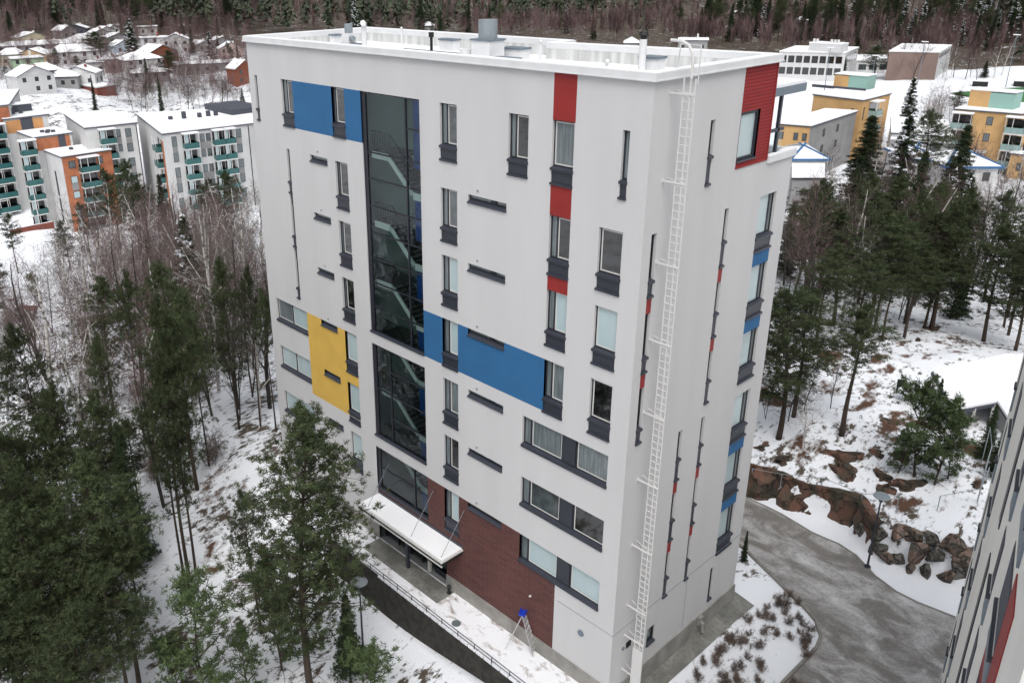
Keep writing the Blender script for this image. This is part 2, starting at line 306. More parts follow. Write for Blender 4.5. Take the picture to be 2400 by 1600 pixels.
# grid
def axis(c0, lo, hi, fine0, fine1, s):
    a = list(np.arange(fine0, fine1, s)); st = s; v = fine1
    while v < hi: a.append(v); st = min(st*1.09, 40); v += st
    st = s; v = fine0
    while v > lo: st = min(st*1.09, 40); v -= st; a.append(v)
    return np.array(sorted(a))
gx = axis(0, -2300, 700, -34, 16, .42); gy = axis(0, -500, 2300, -16, 32, .42)
GX, GY = np.meshgrid(gx, gy); GZ = H(GX, GY)
# keep the ground under the tower's footprint, walkway and lower strip clear of them
GZ = np.where((GX > -25.2) & (GX < .0) & (GY > -1.9) & (GY < 9.8), np.minimum(GZ, -21.6), GZ)
GZ = np.where((GX > -17.4) & (GX < 1.) & (GY > -1.9) & (GY < .4), -23.3, GZ)
nx, ny = len(gx), len(gy)
me = bpy.data.meshes.new('ground'); vs = np.stack([GX, GY, GZ], -1).reshape(-1, 3)
idx = np.arange(nx*ny).reshape(ny, nx); fs = np.stack([idx[:-1, :-1], idx[:-1, 1:], idx[1:, 1:], idx[1:, :-1]], -1).reshape(-1, 4)
me.vertices.add(len(vs)); me.vertices.foreach_set('co', vs.ravel()); me.loops.add(fs.size); me.loops.foreach_set('vertex_index', fs.ravel().astype(np.int32))
me.polygons.add(len(fs)); me.polygons.foreach_set('loop_start', np.arange(0, fs.size, 4, dtype=np.int32)); me.polygons.foreach_set('loop_total', np.full(len(fs), 4, dtype=np.int32))
me.polygons.foreach_set('use_smooth', [True]*len(fs)); me.update(); me.validate()
# cover: r = litter showing through, g = bare rock, both where they lie on the ground
x, y = GX.ravel(), GY.ravel(); dist = np.hypot(x-16, y+24)
wood = np.clip(.62+0*x, 0, 1)
yc = np.interp(x, CLX, CLY); right = sst((x+30)/10)*sst((y-yc)/3)
wood = wood*(1-right)+right*(.60-.2*sst((y-60)/60))
wood = np.where(y > 165, np.maximum(.0, .04+.25*sst((-x-130)/40)), wood)
wood = np.where((x < -105) & (y > 10) & (y < 80), .22, wood)
wood = np.where((x < -185) & (dist < 352) & (y < 160), .62, wood)
bed = (x > 0.) & (x < 6) & (y > 0) & (y < 15); wood = np.where(bed, .42, wood)
az_ = np.degrees(np.arctan2(-(x-16), y+24)); wood = np.where((dist > 352) & (az_ > -14), 1.2, wood)
wood = np.where((y > 15) & (y < yc) & (x > -14), .16, wood)
wood = np.where((y < -2) & (x > -13) & (dist < 60), .56, wood)
rock = right*sst((58-y)/14)*1.05+sst((-y+1)/3)*sst((-x-12)/4)*sst((x+40)/8)*.8
rock = np.where((y > 15) & (y < yc+.05), 0, rock)
ca = me.color_attributes.new('cover', 'FLOAT_COLOR', 'POINT')
ca.data.foreach_set('color', np.stack([wood, rock, 0*x, 0*x+1], -1).astype(np.float32).ravel())
m = bpy.data.materials.new('groundcover'); m.use_nodes = True; nt = m.node_tree; N = nt.nodes; L = nt.links; b = N['Principled BSDF']; b.inputs['Roughness'].default_value = .9; b.inputs['Specular IOR Level'].default_value = .2
tc = N.new('ShaderNodeTexCoord'); at = N.new('ShaderNodeAttribute'); at.attribute_name = 'cover'; sp = N.new('ShaderNodeSeparateColor'); L.new(at.outputs['Color'], sp.inputs[0])
def nz(scale, det=6, rough=.6, st=(1, 1, 1), rot=0):
    mp = N.new('ShaderNodeMapping'); mp.inputs['Scale'].default_value = st; mp.inputs['Rotation'].default_value = (0, 0, rot); L.new(tc.outputs['Object'], mp.inputs[0])
    n = N.new('ShaderNodeTexNoise'); n.inputs['Scale'].default_value = scale; n.inputs['Detail'].default_value = det; n.inputs['Roughness'].default_value = rough; L.new(mp.outputs[0], n.inputs['Vector']); return n.outputs['Fac']
def mth(op, a, b_=None, clamp=False):
    n = N.new('ShaderNodeMath'); n.operation = op; n.use_clamp = clamp
    for i, v in enumerate((a, b_)):
        if v is None: continue
        if hasattr(v, 'links'): L.new(v, n.inputs[i])
        else: n.inputs[i].default_value = v
    return n.outputs[0]
def mixc(f, a, b_):
    n = N.new('ShaderNodeMix'); n.data_type = 'RGBA'; L.new(f, n.inputs[0])
    for i, v in ((6, a), (7, b_)):
        if hasattr(v, 'links'): L.new(v, n.inputs[i])
        else: n.inputs[i].default_value = (*v, 1)
    return n.outputs[2]
deb = mth('ADD', mth('MULTIPLY', nz(.28, 3), .55), mth('MULTIPLY', nz(2.6, 7, .7, (1, .55, 1), .9), .75))   # litter: broad drifts times fine twiggy specks
thr = mth('SUBTRACT', .87, mth('MULTIPLY', sp.outputs[0], .315))
litter = mth('MULTIPLY', mth('SUBTRACT', deb, thr), 14., True)
rk = mth('MULTIPLY', mth('SUBTRACT', nz(.42, 7, .62, (1, .6, 1), .5), mth('SUBTRACT', .74, mth('MULTIPLY', sp.outputs[1], .19))), 16., True)
gn = nz(9, 5)
sn = mixc(gn, (.76, .785, .83), (.86, .88, .91)); lt = mixc(nz(4, 5), (.045, .036, .028), (.13, .105, .08)); rc = mixc(nz(1.6, 7), (.05, .042, .026), (.15, .072, .05))
c = mixc(litter, sn, lt); c = mixc(rk, c, rc); L.new(c, b.inputs['Base Color'])
bp = N.new('ShaderNodeBump'); bp.inputs['Strength'].default_value = .5; bp.inputs['Distance'].default_value = .12; L.new(nz(2.2, 7), bp.inputs['Height']); L.new(bp.outputs[0], b.inputs['Normal'])
me.materials.append(m); g = bpy.data.objects.new('ground', me); COL.objects.link(g); g['kind'] = 'structure'
# ================================================================== THE WHITE TOWER
M = MT
tower = empty('apartment_tower', (0, 0, -21.4), 0, 'tall white apartment tower with blue, yellow and red panels and a full height glazed stairwell', 'apartment building')
TZ = 21.4
class Face:
    """a wall plane: u along it, d inwards"""
    def __init__(s, kind, parent, off=0., P=None, du=None, dn=None):
        s.k = kind; s.par = parent; s.P = P; s.du = du; s.dn = dn
    def p(s, u, d, z):
        if s.k == 'F': return (u, d, z+TZ)
        if s.k == 'S': return (-d, u, z+TZ)
        return (s.P[0]+s.du[0]*u-s.dn[0]*d, s.P[1]+s.du[1]*u-s.dn[1]*d, z)
    def box(s, mb, u0, u1, d0, d1, z0, z1):
        n = len(mb.v); P = [s.p(u, d, z) for z in (z0, z1) for u, d in ((u0, d0), (u1, d0), (u1, d1), (u0, d1))]; mb.v += P
        for q in ((3, 2, 1, 0), (4, 5, 6, 7), (0, 1, 5, 4), (1, 2, 6, 5), (2, 3, 7, 6), (3, 0, 4, 7)): mb.f.append(tuple(n+i for i in q)); mb.m.append(mb.mi)
    def rect(s, mb, u0, u1, z0, z1, d=0.): mb.quad(s.p(u0, d, z0), s.p(u1, d, z0), s.p(u1, d, z1), s.p(u0, d, z1))
def wall(face, name, material, rects, holes, depth=.2, label=None):
    """rects minus holes on the plane; every hole gets its reveal"""
    mb = MB().mat(material)
    us = sorted(set([v for r in rects+holes for v in r[:2]])); zs = sorted(set([v for r in rects+holes for v in r[2:4]]))
    def inside(u, z, L): return any(a-1e-6 < u < b+1e-6 and c-1e-6 < z < d+1e-6 for a, b, c, d in [q[:4] for q in L])
    for i in range(len(us)-1):
        k = 0
        while k < len(zs)-1:
            u = (us[i]+us[i+1])/2; z = (zs[k]+zs[k+1])/2
            if inside(u, z, rects) and not inside(u, z, holes):
                j = k
                while j+1 < len(zs)-1 and inside(u, (zs[j+1]+zs[j+2])/2, rects) and not inside(u, (zs[j+1]+zs[j+2])/2, holes): j += 1
                face.rect(mb, us[i], us[i+1], zs[k], zs[j+1]); k = j+1
            else: k += 1
    for h in holes:
        u0, u1, z0, z1 = h[:4]; d = depth
        if not inside((u0+u1)/2, (z0+z1)/2, rects): continue
        P = face.p
        mb.quad(P(u0, 0, z0), P(u0, d, z0), P(u0, d, z1), P(u0, 0, z1)); mb.quad(P(u1, 0, z0), P(u1, d, z0), P(u1, d, z1), P(u1, 0, z1))
        mb.quad(P(u0, 0, z1), P(u1, 0, z1), P(u1, d, z1), P(u0, d, z1)); mb.quad(P(u0, 0, z0), P(u1, 0, z0), P(u1, d, z0), P(u0, d, z0))
    return mb.build(name, None, face.par, label=label)
def fr_rect(face, mb, u0, u1, z0, z1, d0, d1, t):
    face.box(mb, u0, u0+t, d0, d1, z0, z1); face.box(mb, u1-t, u1, d0, d1, z0, z1)
    face.box(mb, u0+t, u1-t, d0, d1, z1-t, z1); face.box(mb, u0+t, u1-t, d0, d1, z0, z0+t)
def sill(face, par, u0, u1, z, w=.05, t=.075, out=.07):
    mb = MB().mat(M['steel'])
    # sloped ledge
    P = face.p; a = [P(u0-.02, .1, z+t), P(u1+.02, .1, z+t), P(u1+.02, -out, z+t*.25), P(u0-.02, -out, z+t*.25)]; b_ = [P(u0-.02, .1, z-t), P(u1+.02, .1, z-t), P(u1+.02, -out, z-t*.9), P(u0-.02, -out, z-t*.9)]
    n = len(mb.v); mb.v += a+b_
    for q in ((0, 1, 2, 3), (7, 6, 5, 4), (0, 4, 5, 1), (1, 5, 6, 2), (2, 6, 7, 3), (3, 7, 4, 0)): mb.f.append(tuple(n+i for i in q)); mb.m.append(0)
    mb.build('sill', None, par)
def window(face, u0, u1, zt, glass='blind', sash=0., h=1.70, sp=True, spm='steel', zb=None, right=False, inner=True):
    """tall window: dark frame, narrow vent sash at one side, pane, ledge, steel panel and lower ledge"""
    hd = .02; mb = MB().mat(M['frame']); zg = zt-h
    fr_rect(face, mb, u0, u1, zg, zt, .11, .17, .055)
    w = bpy.data.objects
    a, c = u0+.055, u1-.055
    if sash:
        s0, s1 = (c-sash, c) if right else (a, a+sash)
        d0 = (s0-.07) if right else s1
        face.box(mb, d0, d0+.07, .10, .17, zg+.055, zt-.055)
    fr = mb.build('window', None, face.par)
    if sash:
        m2 = MB().mat(M['curtain']); face.box(m2, s0, s1, .145, .16, zg+.055, zt-.055); m2.build('vent_sash', None, fr)
        if right: c = d0
        else: a = d0+.07
    if inner and (c-a) > .3:
        m3 = MB().mat(M['whiteframe']); fr_rect(face, m3, a, c, zg+.055, zt-.055, .125, .16, .05); m3.build('inner_frame', None, fr); q = .05
    else: q = 0
    m4 = MB().mat(M[glass]); face.box(m4, a+q, c-q, .14, .158, zg+.055+q, zt-.055-q); m4.build('pane', None, fr)
    if sp:
        sill(face, fr, u0, u1, zg-.07)
        m5 = MB().mat(M[spm]); face.box(m5, u0, u1, .03, .16, zt-2.29, zg-.14); m5.build('spandrel', None, fr)
        sill(face, fr, u0, u1, zt-2.33, t=.06)
    return fr
def low_window(face, u0, u1, zt):
    mb = MB().mat(M['frame']); fr_rect(face, mb, u0, u1, zt-.2, zt, .10, .16, .03)
    if u1-u0 > 2: face.box(mb, u0+1.25, u0+1.55, .09, .16, zt-.17, zt-.03)
    fr = mb.build('window', None, face.par)
    m4 = MB().mat(M['curtain']); face.box(m4, u0+.03, u1-.03, .14, .155, zt-.17, zt-.03); m4.build('pane', None, fr)
    m5 = MB().mat(M['steel']); P = face.p; z1, z0 = zt-.19, zt-.36
    n = 0; m5.v += [P(u0-.01, .15, z1), P(u1+.01, .15, z1), P(u1+.01, -.07, z0+.03), P(u0-.01, -.07, z0+.03), P(u0-.01, .15, z0), P(u1+.01, .15, z0), P(u1+.01, -.07, z0), P(u0-.01, -.07, z0)]
    for q in ((0, 1, 2, 3), (7, 6, 5, 4), (0, 4, 5, 1), (1, 5, 6, 2), (2, 6, 7, 3), (3, 7, 4, 0)): m5.f.append(q); m5.m.append(0)
    m5.build('sill', None, fr)
def wide_window(face, segs, zt, h=1.33):
    """segs: (u0,u1,kind) kind = sash / panel / glass material name"""
    u0, u1 = segs[0][0], segs[-1][1]; mb = MB().mat(M['frame']); zg = zt-h
    fr_rect(face, mb, u0, u1, zg, zt, .11, .17, .055)
    for a, c, k in segs[:-1]: face.box(mb, c-.04, c+.04, .10, .17, zg+.055, zt-.055)
    fr = mb.build('window', None, face.par)
    for a, c, k in segs:
        a += .045; c -= .045
        if k == 'panel': m2 = MB().mat(M['steel']); face.box(m2, a-.01, c+.01, .06, .16, zg+.055, zt-.055); m2.build('panel', None, fr)
        elif k == 'sash': m2 = MB().mat(M['curtain']); face.box(m2, a, c, .145, .16, zg+.055, zt-.055); m2.build('vent_sash', None, fr)
        else:
            m3 = MB().mat(M['whiteframe']); fr_rect(face, m3, a, c, zg+.055, zt-.055, .125, .16, .045); m3.build('inner_frame', None, fr)
            m2 = MB().mat(M[k]); face.box(m2, a+.045, c-.045, .14, .158, zg+.1, zt-.1); m2.build('pane', None, fr)
    sill(face, fr, u0, u1, zg-.07, t=.09)
FF = Face('F', tower); SF = Face('S', tower)
row = lambda k: 3.55 if k == 1 else -3.*(k-2)
L0, ZT, ZB = -25.46, 5.23, -20.1
HF = []   # openings of the front
def op(u0, u1, zt, zb): HF.append((u0, u1, zb, zt)); return HF[-1]
# columns of windows: A (left of stairs), C (right of stairs), D (under red), E (by the corner)
AG = {1: 'darkglass', 2: 'darkglass', 3: 'darkglass', 4: 'darkglass', 5: 'blind', 6: 'blind', 7: 'blind'}
CG = {1: 'midglass', 2: 'midglass', 3: 'blind', 4: 'blind', 5: 'curtain', 6: 'darkglass', 7: 'blind'}
op(-22.36, -21.33, 3.55, 1.17); window(FF, -22.36, -21.33, 3.55, 'darkglass', .30)
for k in range(1, 8): op(-17.98, -16.97, row(k), row(k)-2.37); window(FF, -17.98, -16.97, row(k), AG[k], .12 if k < 5 else 0, right=False)
for k in range(1, 8): op(-10.31, -9.29, row(k), row(k)-2.37); window(FF, -10.31, -9.29, row(k), CG[k], .26)
op(-6.40, -5.38, 3.55, 1.17); window(FF, -6.40, -5.38, 3.55, 'darkglass', .22)
for k, gname in ((1, 'curtain'), (2, 'darkglass'), (3, 'blind'), (4, 'curtain')): op(-4.21, -3.19, row(k), row(k)-2.37); window(FF, -4.21, -3.19, row(k), gname, 0 if k == 1 else .24)
op(-1.11, -.82, 3.55, 1.17); window(FF, -1.11, -.82, 3.55, 'curtain', 0, inner=False)
for k, gname in ((2, 'darkglass'), (3, 'blind'), (4, 'darkglass')): op(-1.87, -.83, row(k), row(k)-2.37); window(FF, -1.87, -.83, row(k), gname, 0)
for k, g1, g2 in ((5, 'curtain', 'curtain'), (6, 'midglass', 'darkglass'), (7, 'blind', 'blind')):
    op(-5.31, -.82, row(k), row(k)-1.39); wide_window(FF, [(-5.31, -4.88, 'sash'), (-4.88, -3.17, g1), (-3.17, -2.44, 'panel'), (-2.44, -.82, g2)], row(k))
for k, g1 in ((5, 'curtain'), (6, 'blind'), (7, 'blind')):
    op(-24.69, -21.52, row(k), row(k)-1.36); wide_window(FF, [(-24.69, -23.12, g1), (-23.12, -21.52, 'blind')], row(k), 1.27)
for k in range(2, 8): op(-20.13, -18.63, row(k), row(k)-.36); low_window(FF, -20.13, -18.63, row(k))
for k in range(2, 8): op(-8.64, -6.45, row(k), row(k)-.36); low_window(FF, -8.64, -6.45, row(k))
# slits
op(-24.93, -24.66, 3.55, 1.17); window(FF, -24.93, -24.66, 3.55, 'darkglass', 0, inner=False)
op(-22.32, -22.04, 0, -8.35)
for k in (2, 3, 4): window(FF, -22.32, -22.04, row(k), 'darkglass', 0, inner=False)
for k in (2, 3): mb = MB().mat(M['steel']); FF.box(mb, -22.32, -22.04, .08, .16, row(k)-3.0, row(k)-2.39); mb.build('slit_panel', None, tower)
# glazed stairwell
ST = [(-15.70, -11.60, -8.31, 3.55), (-15.70, -11.60, -14.28, -8.96), (-15.70, -11.56, -17.52, -14.96)]
for s_ in ST: HF.append(s_)
BLUE = [(-21.33, -15.70, 1.17, 3.55), (-11.60, -4.21, -8.34, -6.0)]
YEL = [(-21.52, -16.97, -14.05, -9.0)]
REDP = [(-4.21, -3.16, 3.55, ZT), (-4.21, -3.19, 0, 1.18), (-4.21, -3.19, -3.0, -2.37)]
BRK = [(-15.70, -5.31, ZB, -14.99), (-5.31, -3.17, ZB, -16.37)]
wall(FF, 'wall', M['stucco'], [(L0, 0, ZB, ZT)], HF+BLUE+YEL+REDP+BRK, .17)
def cpanel(name, m, rects):
    for r in rects: wall(FF, name, m, [r], [h for h in HF if h[0] < r[1] and h[1] > r[0] and h[2] < r[3] and h[3] > r[2]], .17)
cpanel('blue_panel', M['blue'], BLUE); cpanel('yellow_panel', M['yellow'], YEL); cpanel('red_panel', M['red'], REDP)
mbk = wall(FF, 'brick_cladding', M['brick'], BRK, HF+[(-15.70, -10.2, ZB, -18.1)], .17)
for s_ in ((-11.60, -4.21, -8.34, -6.0),):
    mb = MB().mat(M['liftblue']); mb.box(-11.6, -.012, -8.40+TZ, -4.25, 0.01, -8.345+TZ); 
# stair glazing bars and glass
def glazing(u0, u1, z0, z1, vs_, hs_, hsR):
    mb = MB().mat(M['frame']); fr_rect(FF, mb, u0, u1, z0, z1, .05, .16, .07)
    FF.box(mb, u0+.07, u0+.26, .06, .16, z0+.07, z1-.07)
    for v in vs_: FF.box(mb, v-.035, v+.035, .06, .15, z0+.07, z1-.07)
    for z in hs_: FF.box(mb, u0+.26, (vs_[-1] if vs_ else u1)-.035, .07, .15, z-.028, z+.028)
    for z in hsR: FF.box(mb, vs_[-1]+.035, u1-.07, .07, .15, z-.028, z+.028)
    g_ = mb.build('stair_glazing', None, tower)
    m2 = MB().mat(M['clearglass']); FF.rect(m2, u0+.07, u1-.07, z0+.07, z1-.07, .11); m2.build('pane', None, g_)
    sill(FF, g_, u0, u1, z0+.02, t=.05)
glazing(*ST[0][:2], ST[0][2], ST[0][3], [-12.63], [.79, -.46, -1.78, -3.08, -4.38, -5.66, -6.95], [2.19, .79, -.46, -1.78, -3.08, -4.38, -5.66, -6.95])
glazing(*ST[1][:2], ST[1][2], ST[1][3], [-14.32, ], [-11.5], [-10.2, -11.52, -12.83])
glazing(*ST[2][:2], ST[2][2], ST[2][3], [-12.66], [-16.2], [])
# stairwell behind the glass
mb = MB().mat(M['stairwall']); mb.quad((-15.75, 3.6, -18+TZ), (-11.45, 3.6, -18+TZ), (-11.45, 3.6, 4+TZ), (-15.75, 3.6, 4+TZ))
mb.quad((-15.78, .2, -18+TZ), (-15.78, 3.6, -18+TZ), (-15.78, 3.6, 4+TZ), (-15.78, .2, 4+TZ)); mb.quad((-11.45, .2, -18+TZ), (-11.45, 3.6, -18+TZ), (-11.45, 3.6, 4+TZ), (-11.45, .2, 4+TZ))
mb.quad((-15.78, .2, 4+TZ), (-11.45, .2, 4+TZ), (-11.45, 3.6, 4+TZ), (-15.78, 3.6, 4+TZ)); mb.mat(M['screed']).quad((-15.78, .2, -17.9+TZ), (-11.45, .2, -17.9+TZ), (-11.45, 3.6, -17.9+TZ), (-15.78, 3.6, -17.9+TZ))
mb.build('stairwell_shell', None, tower)
for k in range(1, 8):
    z = row(k)-2.6 if k > 1 else .75; zz = z+TZ
    if k == 7: break
    mb = MB().mat(M['stairdark']); mb.box(-15.7, .35, zz-.22, -14.2, 1.9, zz)          # landing
    mb.mat(M['stairedge']).box(-15.4, .30, zz-.26, -14.2, .35, zz+.05)
    mb.obox((-14.2, .33, zz-.1), (-12.55, .33, zz-1.55), .06, .26)
    mb.mat(M['stairdark']).obox((-14.2, .95, zz-.16), (-12.55, .95, zz-1.66), 1.1, .16)
    for j in range(9):
        t = (j+.5)/9; mb.mat(M['screed']).box(-14.2+1.65*t-.1, .42, zz-1.5*t-.02, -14.2+1.65*t+.1, 1.45, zz-1.5*t+.03)
    mb.mat(M['stairdark']).box(-12.55, .35, zz-1.72, -11.5, 3.0, zz-1.5); mb.mat(M['stairedge']).box(-12.5, .30, zz-1.76, -11.5, .35, zz-1.42)
    mb.mat(M['stairdark']).obox((-12.6, 2.3, zz-1.6), (-14.3, 2.3, zz-3.1), 1.1, .16)
    for j in range(9):
        t = (j+.5)/9; mb.mat(M['screed']).box(-12.6-1.7*t-.1, 1.8, zz-1.5-1.5*t, -12.6-1.7*t+.1, 2.8, zz-1.45-1.5*t)
    fl = mb.build('stair_flight', None, tower)
    mb = MB().mat(M['black'])
    mb.obox((-15.5, .42, zz+.95), (-14.2, .42, zz+.95), .04, .04); mb.obox((-14.2, .42, zz+.95), (-12.55, .42, zz-.55), .04, .04); mb.obox((-12.5, .42, zz-.55), (-11.55, .42, zz-.55), .04, .04)
    for j in range(11): mb.obox((-15.45+j*.125, .42, zz), (-15.45+j*.125, .42, zz+.95), .015, .015)
    mb.obox((-13.9, 1.75, zz+.1), (-13.9, 1.75, zz+1.7), .06, .06)
    mb.build('handrail', None, fl)
    
for zl in (.75-1.5, -5.6+1.5+.0, -7.1-0., -10.1, -13.1):
    pass
for k in range(0, 7):
    zl = ((row(k)-2.6 if k > 1 else .75)-1.5) if k else 3.9
    zt_ = zl-.24 if k else 3.5
    zn = ((row(k+1)-2.6 if k+1 > 1 else .75)-1.5)+1.15
    if zt_ > zn: MB().mat(M['liftblue']).box(-12.52, .42, zn+TZ, -11.5, .5, zt_+TZ).build('lift_wall', None, tower)

# round wall vents above the low windows
def disc(face, u, z, r, name, m, par, t=.04, n=14):
    mb = MB().mat(m); A = [face.p(u+r*math.cos(2*PI*i/n), -t, z+r*math.sin(2*PI*i/n)) for i in range(n)]; B = [face.p(u+r*math.cos(2*PI*i/n), .01, z+r*math.sin(2*PI*i/n)) for i in range(n)]
    mb.v += A+B; mb.f.append(tuple(range(n))); mb.m.append(0)
    for i in range(n): mb.f.append((i, (i+1) % n, n+(i+1) % n, n+i)); mb.m.append(0)
    return mb.build(name, None, par)
for k in range(2, 8): disc(FF, -8.06, row(k)+.235, .05, 'vent_cap', M['galv'], tower)
for k in range(2, 6): disc(FF, -19.42, row(k)+.24, .045, 'vent_cap', M['galv'], tower)
disc(FF, -1.63, -18.19, .16, 'round_vent', M['greycap'], tower); disc(SF, .82, -18.44, .085, 'round_vent', M['greycap'], tower)
disc(FF, -4.55, -18.0, .05, 'wall_lamp', M['whiteframe'], tower, .08)
# side wall -----------------------------------------------------------------------------------------------
HS = []
def ops(u0, u1, zt, zb): HS.append((u0, u1, zb, zt))
ops(3.63, 3.93, 3.55, 1.17); window(SF, 3.63, 3.93, 3.55, 'darkglass', 0, inner=False, h=1.25)
REDB = (5.66, 7.98, 1.53, ZT)
ops(5.68, 7.08, 3.58, 1.72)
mb = MB().mat(M['frame']); fr_rect(SF, mb, 5.68, 7.08, 1.72, 3.58, .06, .17, .13); fr = mb.build('window', None, tower)
mb = MB().mat(M['blind']); SF.box(mb, 5.81, 6.95, .13, .15, 1.85, 3.45); mb.build('pane', None, fr); mb = MB().mat(M['steel']); SF.box(mb, 5.66, 7.1, -.05, .1, 1.70, 1.76); mb.build('sill', None, fr)
for k, gname in ((2, 'blind'), (3, 'blind'), (4, 'blind'), (5, 'blind'), (6, 'blind'), (7, 'blind')):
    ops(7.92, 9.24, row(k), row(k)-2.35); window(SF, 7.92, 9.24, row(k), gname, .24, right=True, inner=False)
def slit(u0, u1, ks, s0):
    ops(u0, u1, row(ks[0]), row(ks[-1])-2.37)
    for k in ks: window(SF, u0, u1, row(k), 'darkglass', 0, inner=False, h=s0)
SFILL = []
slit(.51, .83, (2, 3, 4), 1.70); slit(5.27, 5.57, (2, 3, 4), 1.28); slit(3.55, 3.85, (5, 6, 7), 1.30); slit(5.25, 5.53, (5, 6, 7), 1.30)
for u0, u1, ks in ((.51, .83, (2, 3)), (5.27, 5.57, (2, 3)), (3.55, 3.85, (5, 6)), (5.25, 5.53, (5, 6))):
    for k in ks: mb = MB().mat(M['red']); SF.box(mb, u0+.005, u1-.005, .004, .16, row(k)-2.99, row(k)-2.4); mb.build('red_panel', None, tower)
for k in (2, 3, 5, 6): mb = MB().mat(M['blue']); SF.box(mb, 7.921, 9.239, -.003, .1, row(k)-2.995, row(k)-2.395); mb.build('blue_panel', None, tower)
for k in (2, 3, 5, 6): HS.append((7.92, 9.24, row(k)-3.0, row(k)-2.35))
ops(7.63, 7.93, -18.0, -19.92); mb = MB().mat(M['frame']); fr_rect(SF, mb, 7.63, 7.93, -19.8, -18.0, .08, .16, .04); SF.box(mb, 7.67, 7.89, .14, .16, -19.8, -18.04); fr = mb.build('window', None, tower); sill(SF, fr, 7.63, 7.93, -19.85)
ops(2.60, 3.19, -18.54, -19.50); mb = MB().mat(M['frame']); fr_rect(SF, mb, 2.60, 3.19, -19.38, -18.54, .06, .17, .1); fr = mb.build('window', None, tower); mb = MB().mat(M['curtain']); SF.box(mb, 2.7, 3.09, .13, .15, -19.28, -18.64); mb.build('pane', None, fr); sill(SF, fr, 2.60, 3.19, -19.43)
mb = MB().mat(M['black']); SF.box(mb, 1.03, 1.38, -.02, .02, -18.6, -18.28)
for i in range(5): SF.box(mb, 1.05, 1.36, -.03, -.015, -18.58+i*.06, -18.55+i*.06)
mb.build('vent_grille', None, tower)
# the top storey ends at 8.0; below z=1.35 the body runs on to 10.2 under the terrace
wall(SF, 'wall', M['stucco'], [(0, 8.0, 1.35, ZT), (0, 10.2, ZB-.25, 1.35)], HS+[REDB], .17)
wall(SF, 'red_boarding', M['redboard'], [REDB], [h for h in HS if h[0] == 5.68], .17)
mb = MB().mat(M['red']); mb.box(-.02, 7.98, 1.5+TZ, .03, 8.04, ZT+TZ); mb.box(-.02, 5.64, 1.47+TZ, .035, 7.98, 1.53+TZ); mb.build('red_trim', None, tower)
# plan of the top (L shape, rear wall of the right part at a slant)
TOP = [(L0, 0), (0, 0), (0, 8.0), (-10.1, 6.9), (-10.1, 8.1), (L0, 8.1)]
mb = MB().mat(M['stucco'])
def vwall(mb, a, b_, z0, z1): mb.quad((a[0], a[1], z0+TZ), (b_[0], b_[1], z0+TZ), (b_[0], b_[1], z1+TZ), (a[0], a[1], z1+TZ))
vwall(mb, (0, 8.0), (-10.1, 6.9), 1.3, ZT); vwall(mb, (-10.1, 6.9), (-10.1, 8.1), -1.4, ZT); vwall(mb, (-10.1, 8.1), (L0, 8.1), ZB, ZT); vwall(mb, (L0, 8.1), (L0, 0), ZB, ZT)
vwall(mb, (0, 10.2), (-10.1, 10.2), ZB, 1.35); vwall(mb, (-10.1, 10.2), (-10.1, 8.1), ZB, 1.35); mb.build('rear_wall', None, tower)
mb = MB().mat(M['screed']); mb.prism([(0-.02, 6.9), (-.02, 10.18), (-10.08, 10.18), (-10.08, 6.8)], 1.1+TZ, 1.2+TZ); mb.build('terrace_floor', None, tower)
mb = MB().mat(M['flashing']); mb.box(-.25, 8.05, 1.34+TZ, .1, 10.3, 1.62+TZ); mb.box(-10.1, 9.98, 1.34+TZ, -.25, 10.3, 1.62+TZ); mb.build('terrace_parapet', None, tower)
mb = MB().mat(M['roofsnow']); mb.box(-.23, 8.07, 1.62+TZ, .08, 10.28, 1.66+TZ); mb.build('terrace_snow', None, tower)
# terrace canopy, post, glazed screen
cn = MB().mat(M['greycap']).box(-5.5, 8.0, 3.9+TZ, .02, 10.55, 4.22+TZ).build('terrace_canopy', None, tower)
MB().mat(M['roofsnow']).box(-5.5, 8.02, 4.22+TZ, .0, 10.5, 4.33+TZ).build('snow_layer', None, cn)
mb = MB().mat(M['steel']); mb.box(-.14, 8.7, 1.6+TZ, -.02, 8.82, 3.9+TZ); mb.build('terrace_post', None, tower); MB().mat(M['steel']).box(-.12, 8.05, 2.50+TZ, -.02, 9.2, 2.62+TZ).build('terrace_rail', None, tower)
mb = MB().mat(M['clearglass']); mb.quad((-.07, 8.1, 1.65+TZ), (-.07, 8.7, 1.65+TZ), (-.07, 8.7, 2.5+TZ), (-.07, 8.1, 2.5+TZ)); mb.quad((-.07, 8.82, 1.65+TZ), (-.07, 9.2, 1.65+TZ), (-.07, 9.2, 2.5+TZ), (-.07, 8.82, 2.5+TZ)); mb.build('terrace_glass', None, tower)
# parapet
def off(poly, d):
    out = []; n = len(poly)
    for i in range(n):
        a, b_, c = Vector(poly[i-1]), Vector(poly[i]), Vector(poly[(i+1) % n]); e1 = (b_-a).normalized(); e2 = (c-b_).normalized(); n1 = Vector((e1.y, -e1.x)); n2 = Vector((e2.y, -e2.x))
        k = (n1+n2); k = k/(k.length_squared)*2; out.append(tuple(b_+k*d))
    return out
def ring(mb, po, pi_, z0, z1):
    n = len(po)
    for i in range(n):
        j = (i+1) % n
        mb.quad((*po[i], z0), (*po[j], z0), (*po[j], z1), (*po[i], z1)); mb.quad((*pi_[i], z0), (*pi_[j], z0), (*pi_[j], z1), (*pi_[i], z1))
        mb.quad((*po[i], z1), (*po[j], z1), (*pi_[j], z1), (*pi_[i], z1)); mb.quad((*po[i], z0), (*po[j], z0), (*pi_[j], z0), (*pi_[i], z0))
OUT = off(TOP, .13); INN = off(TOP, -.28)
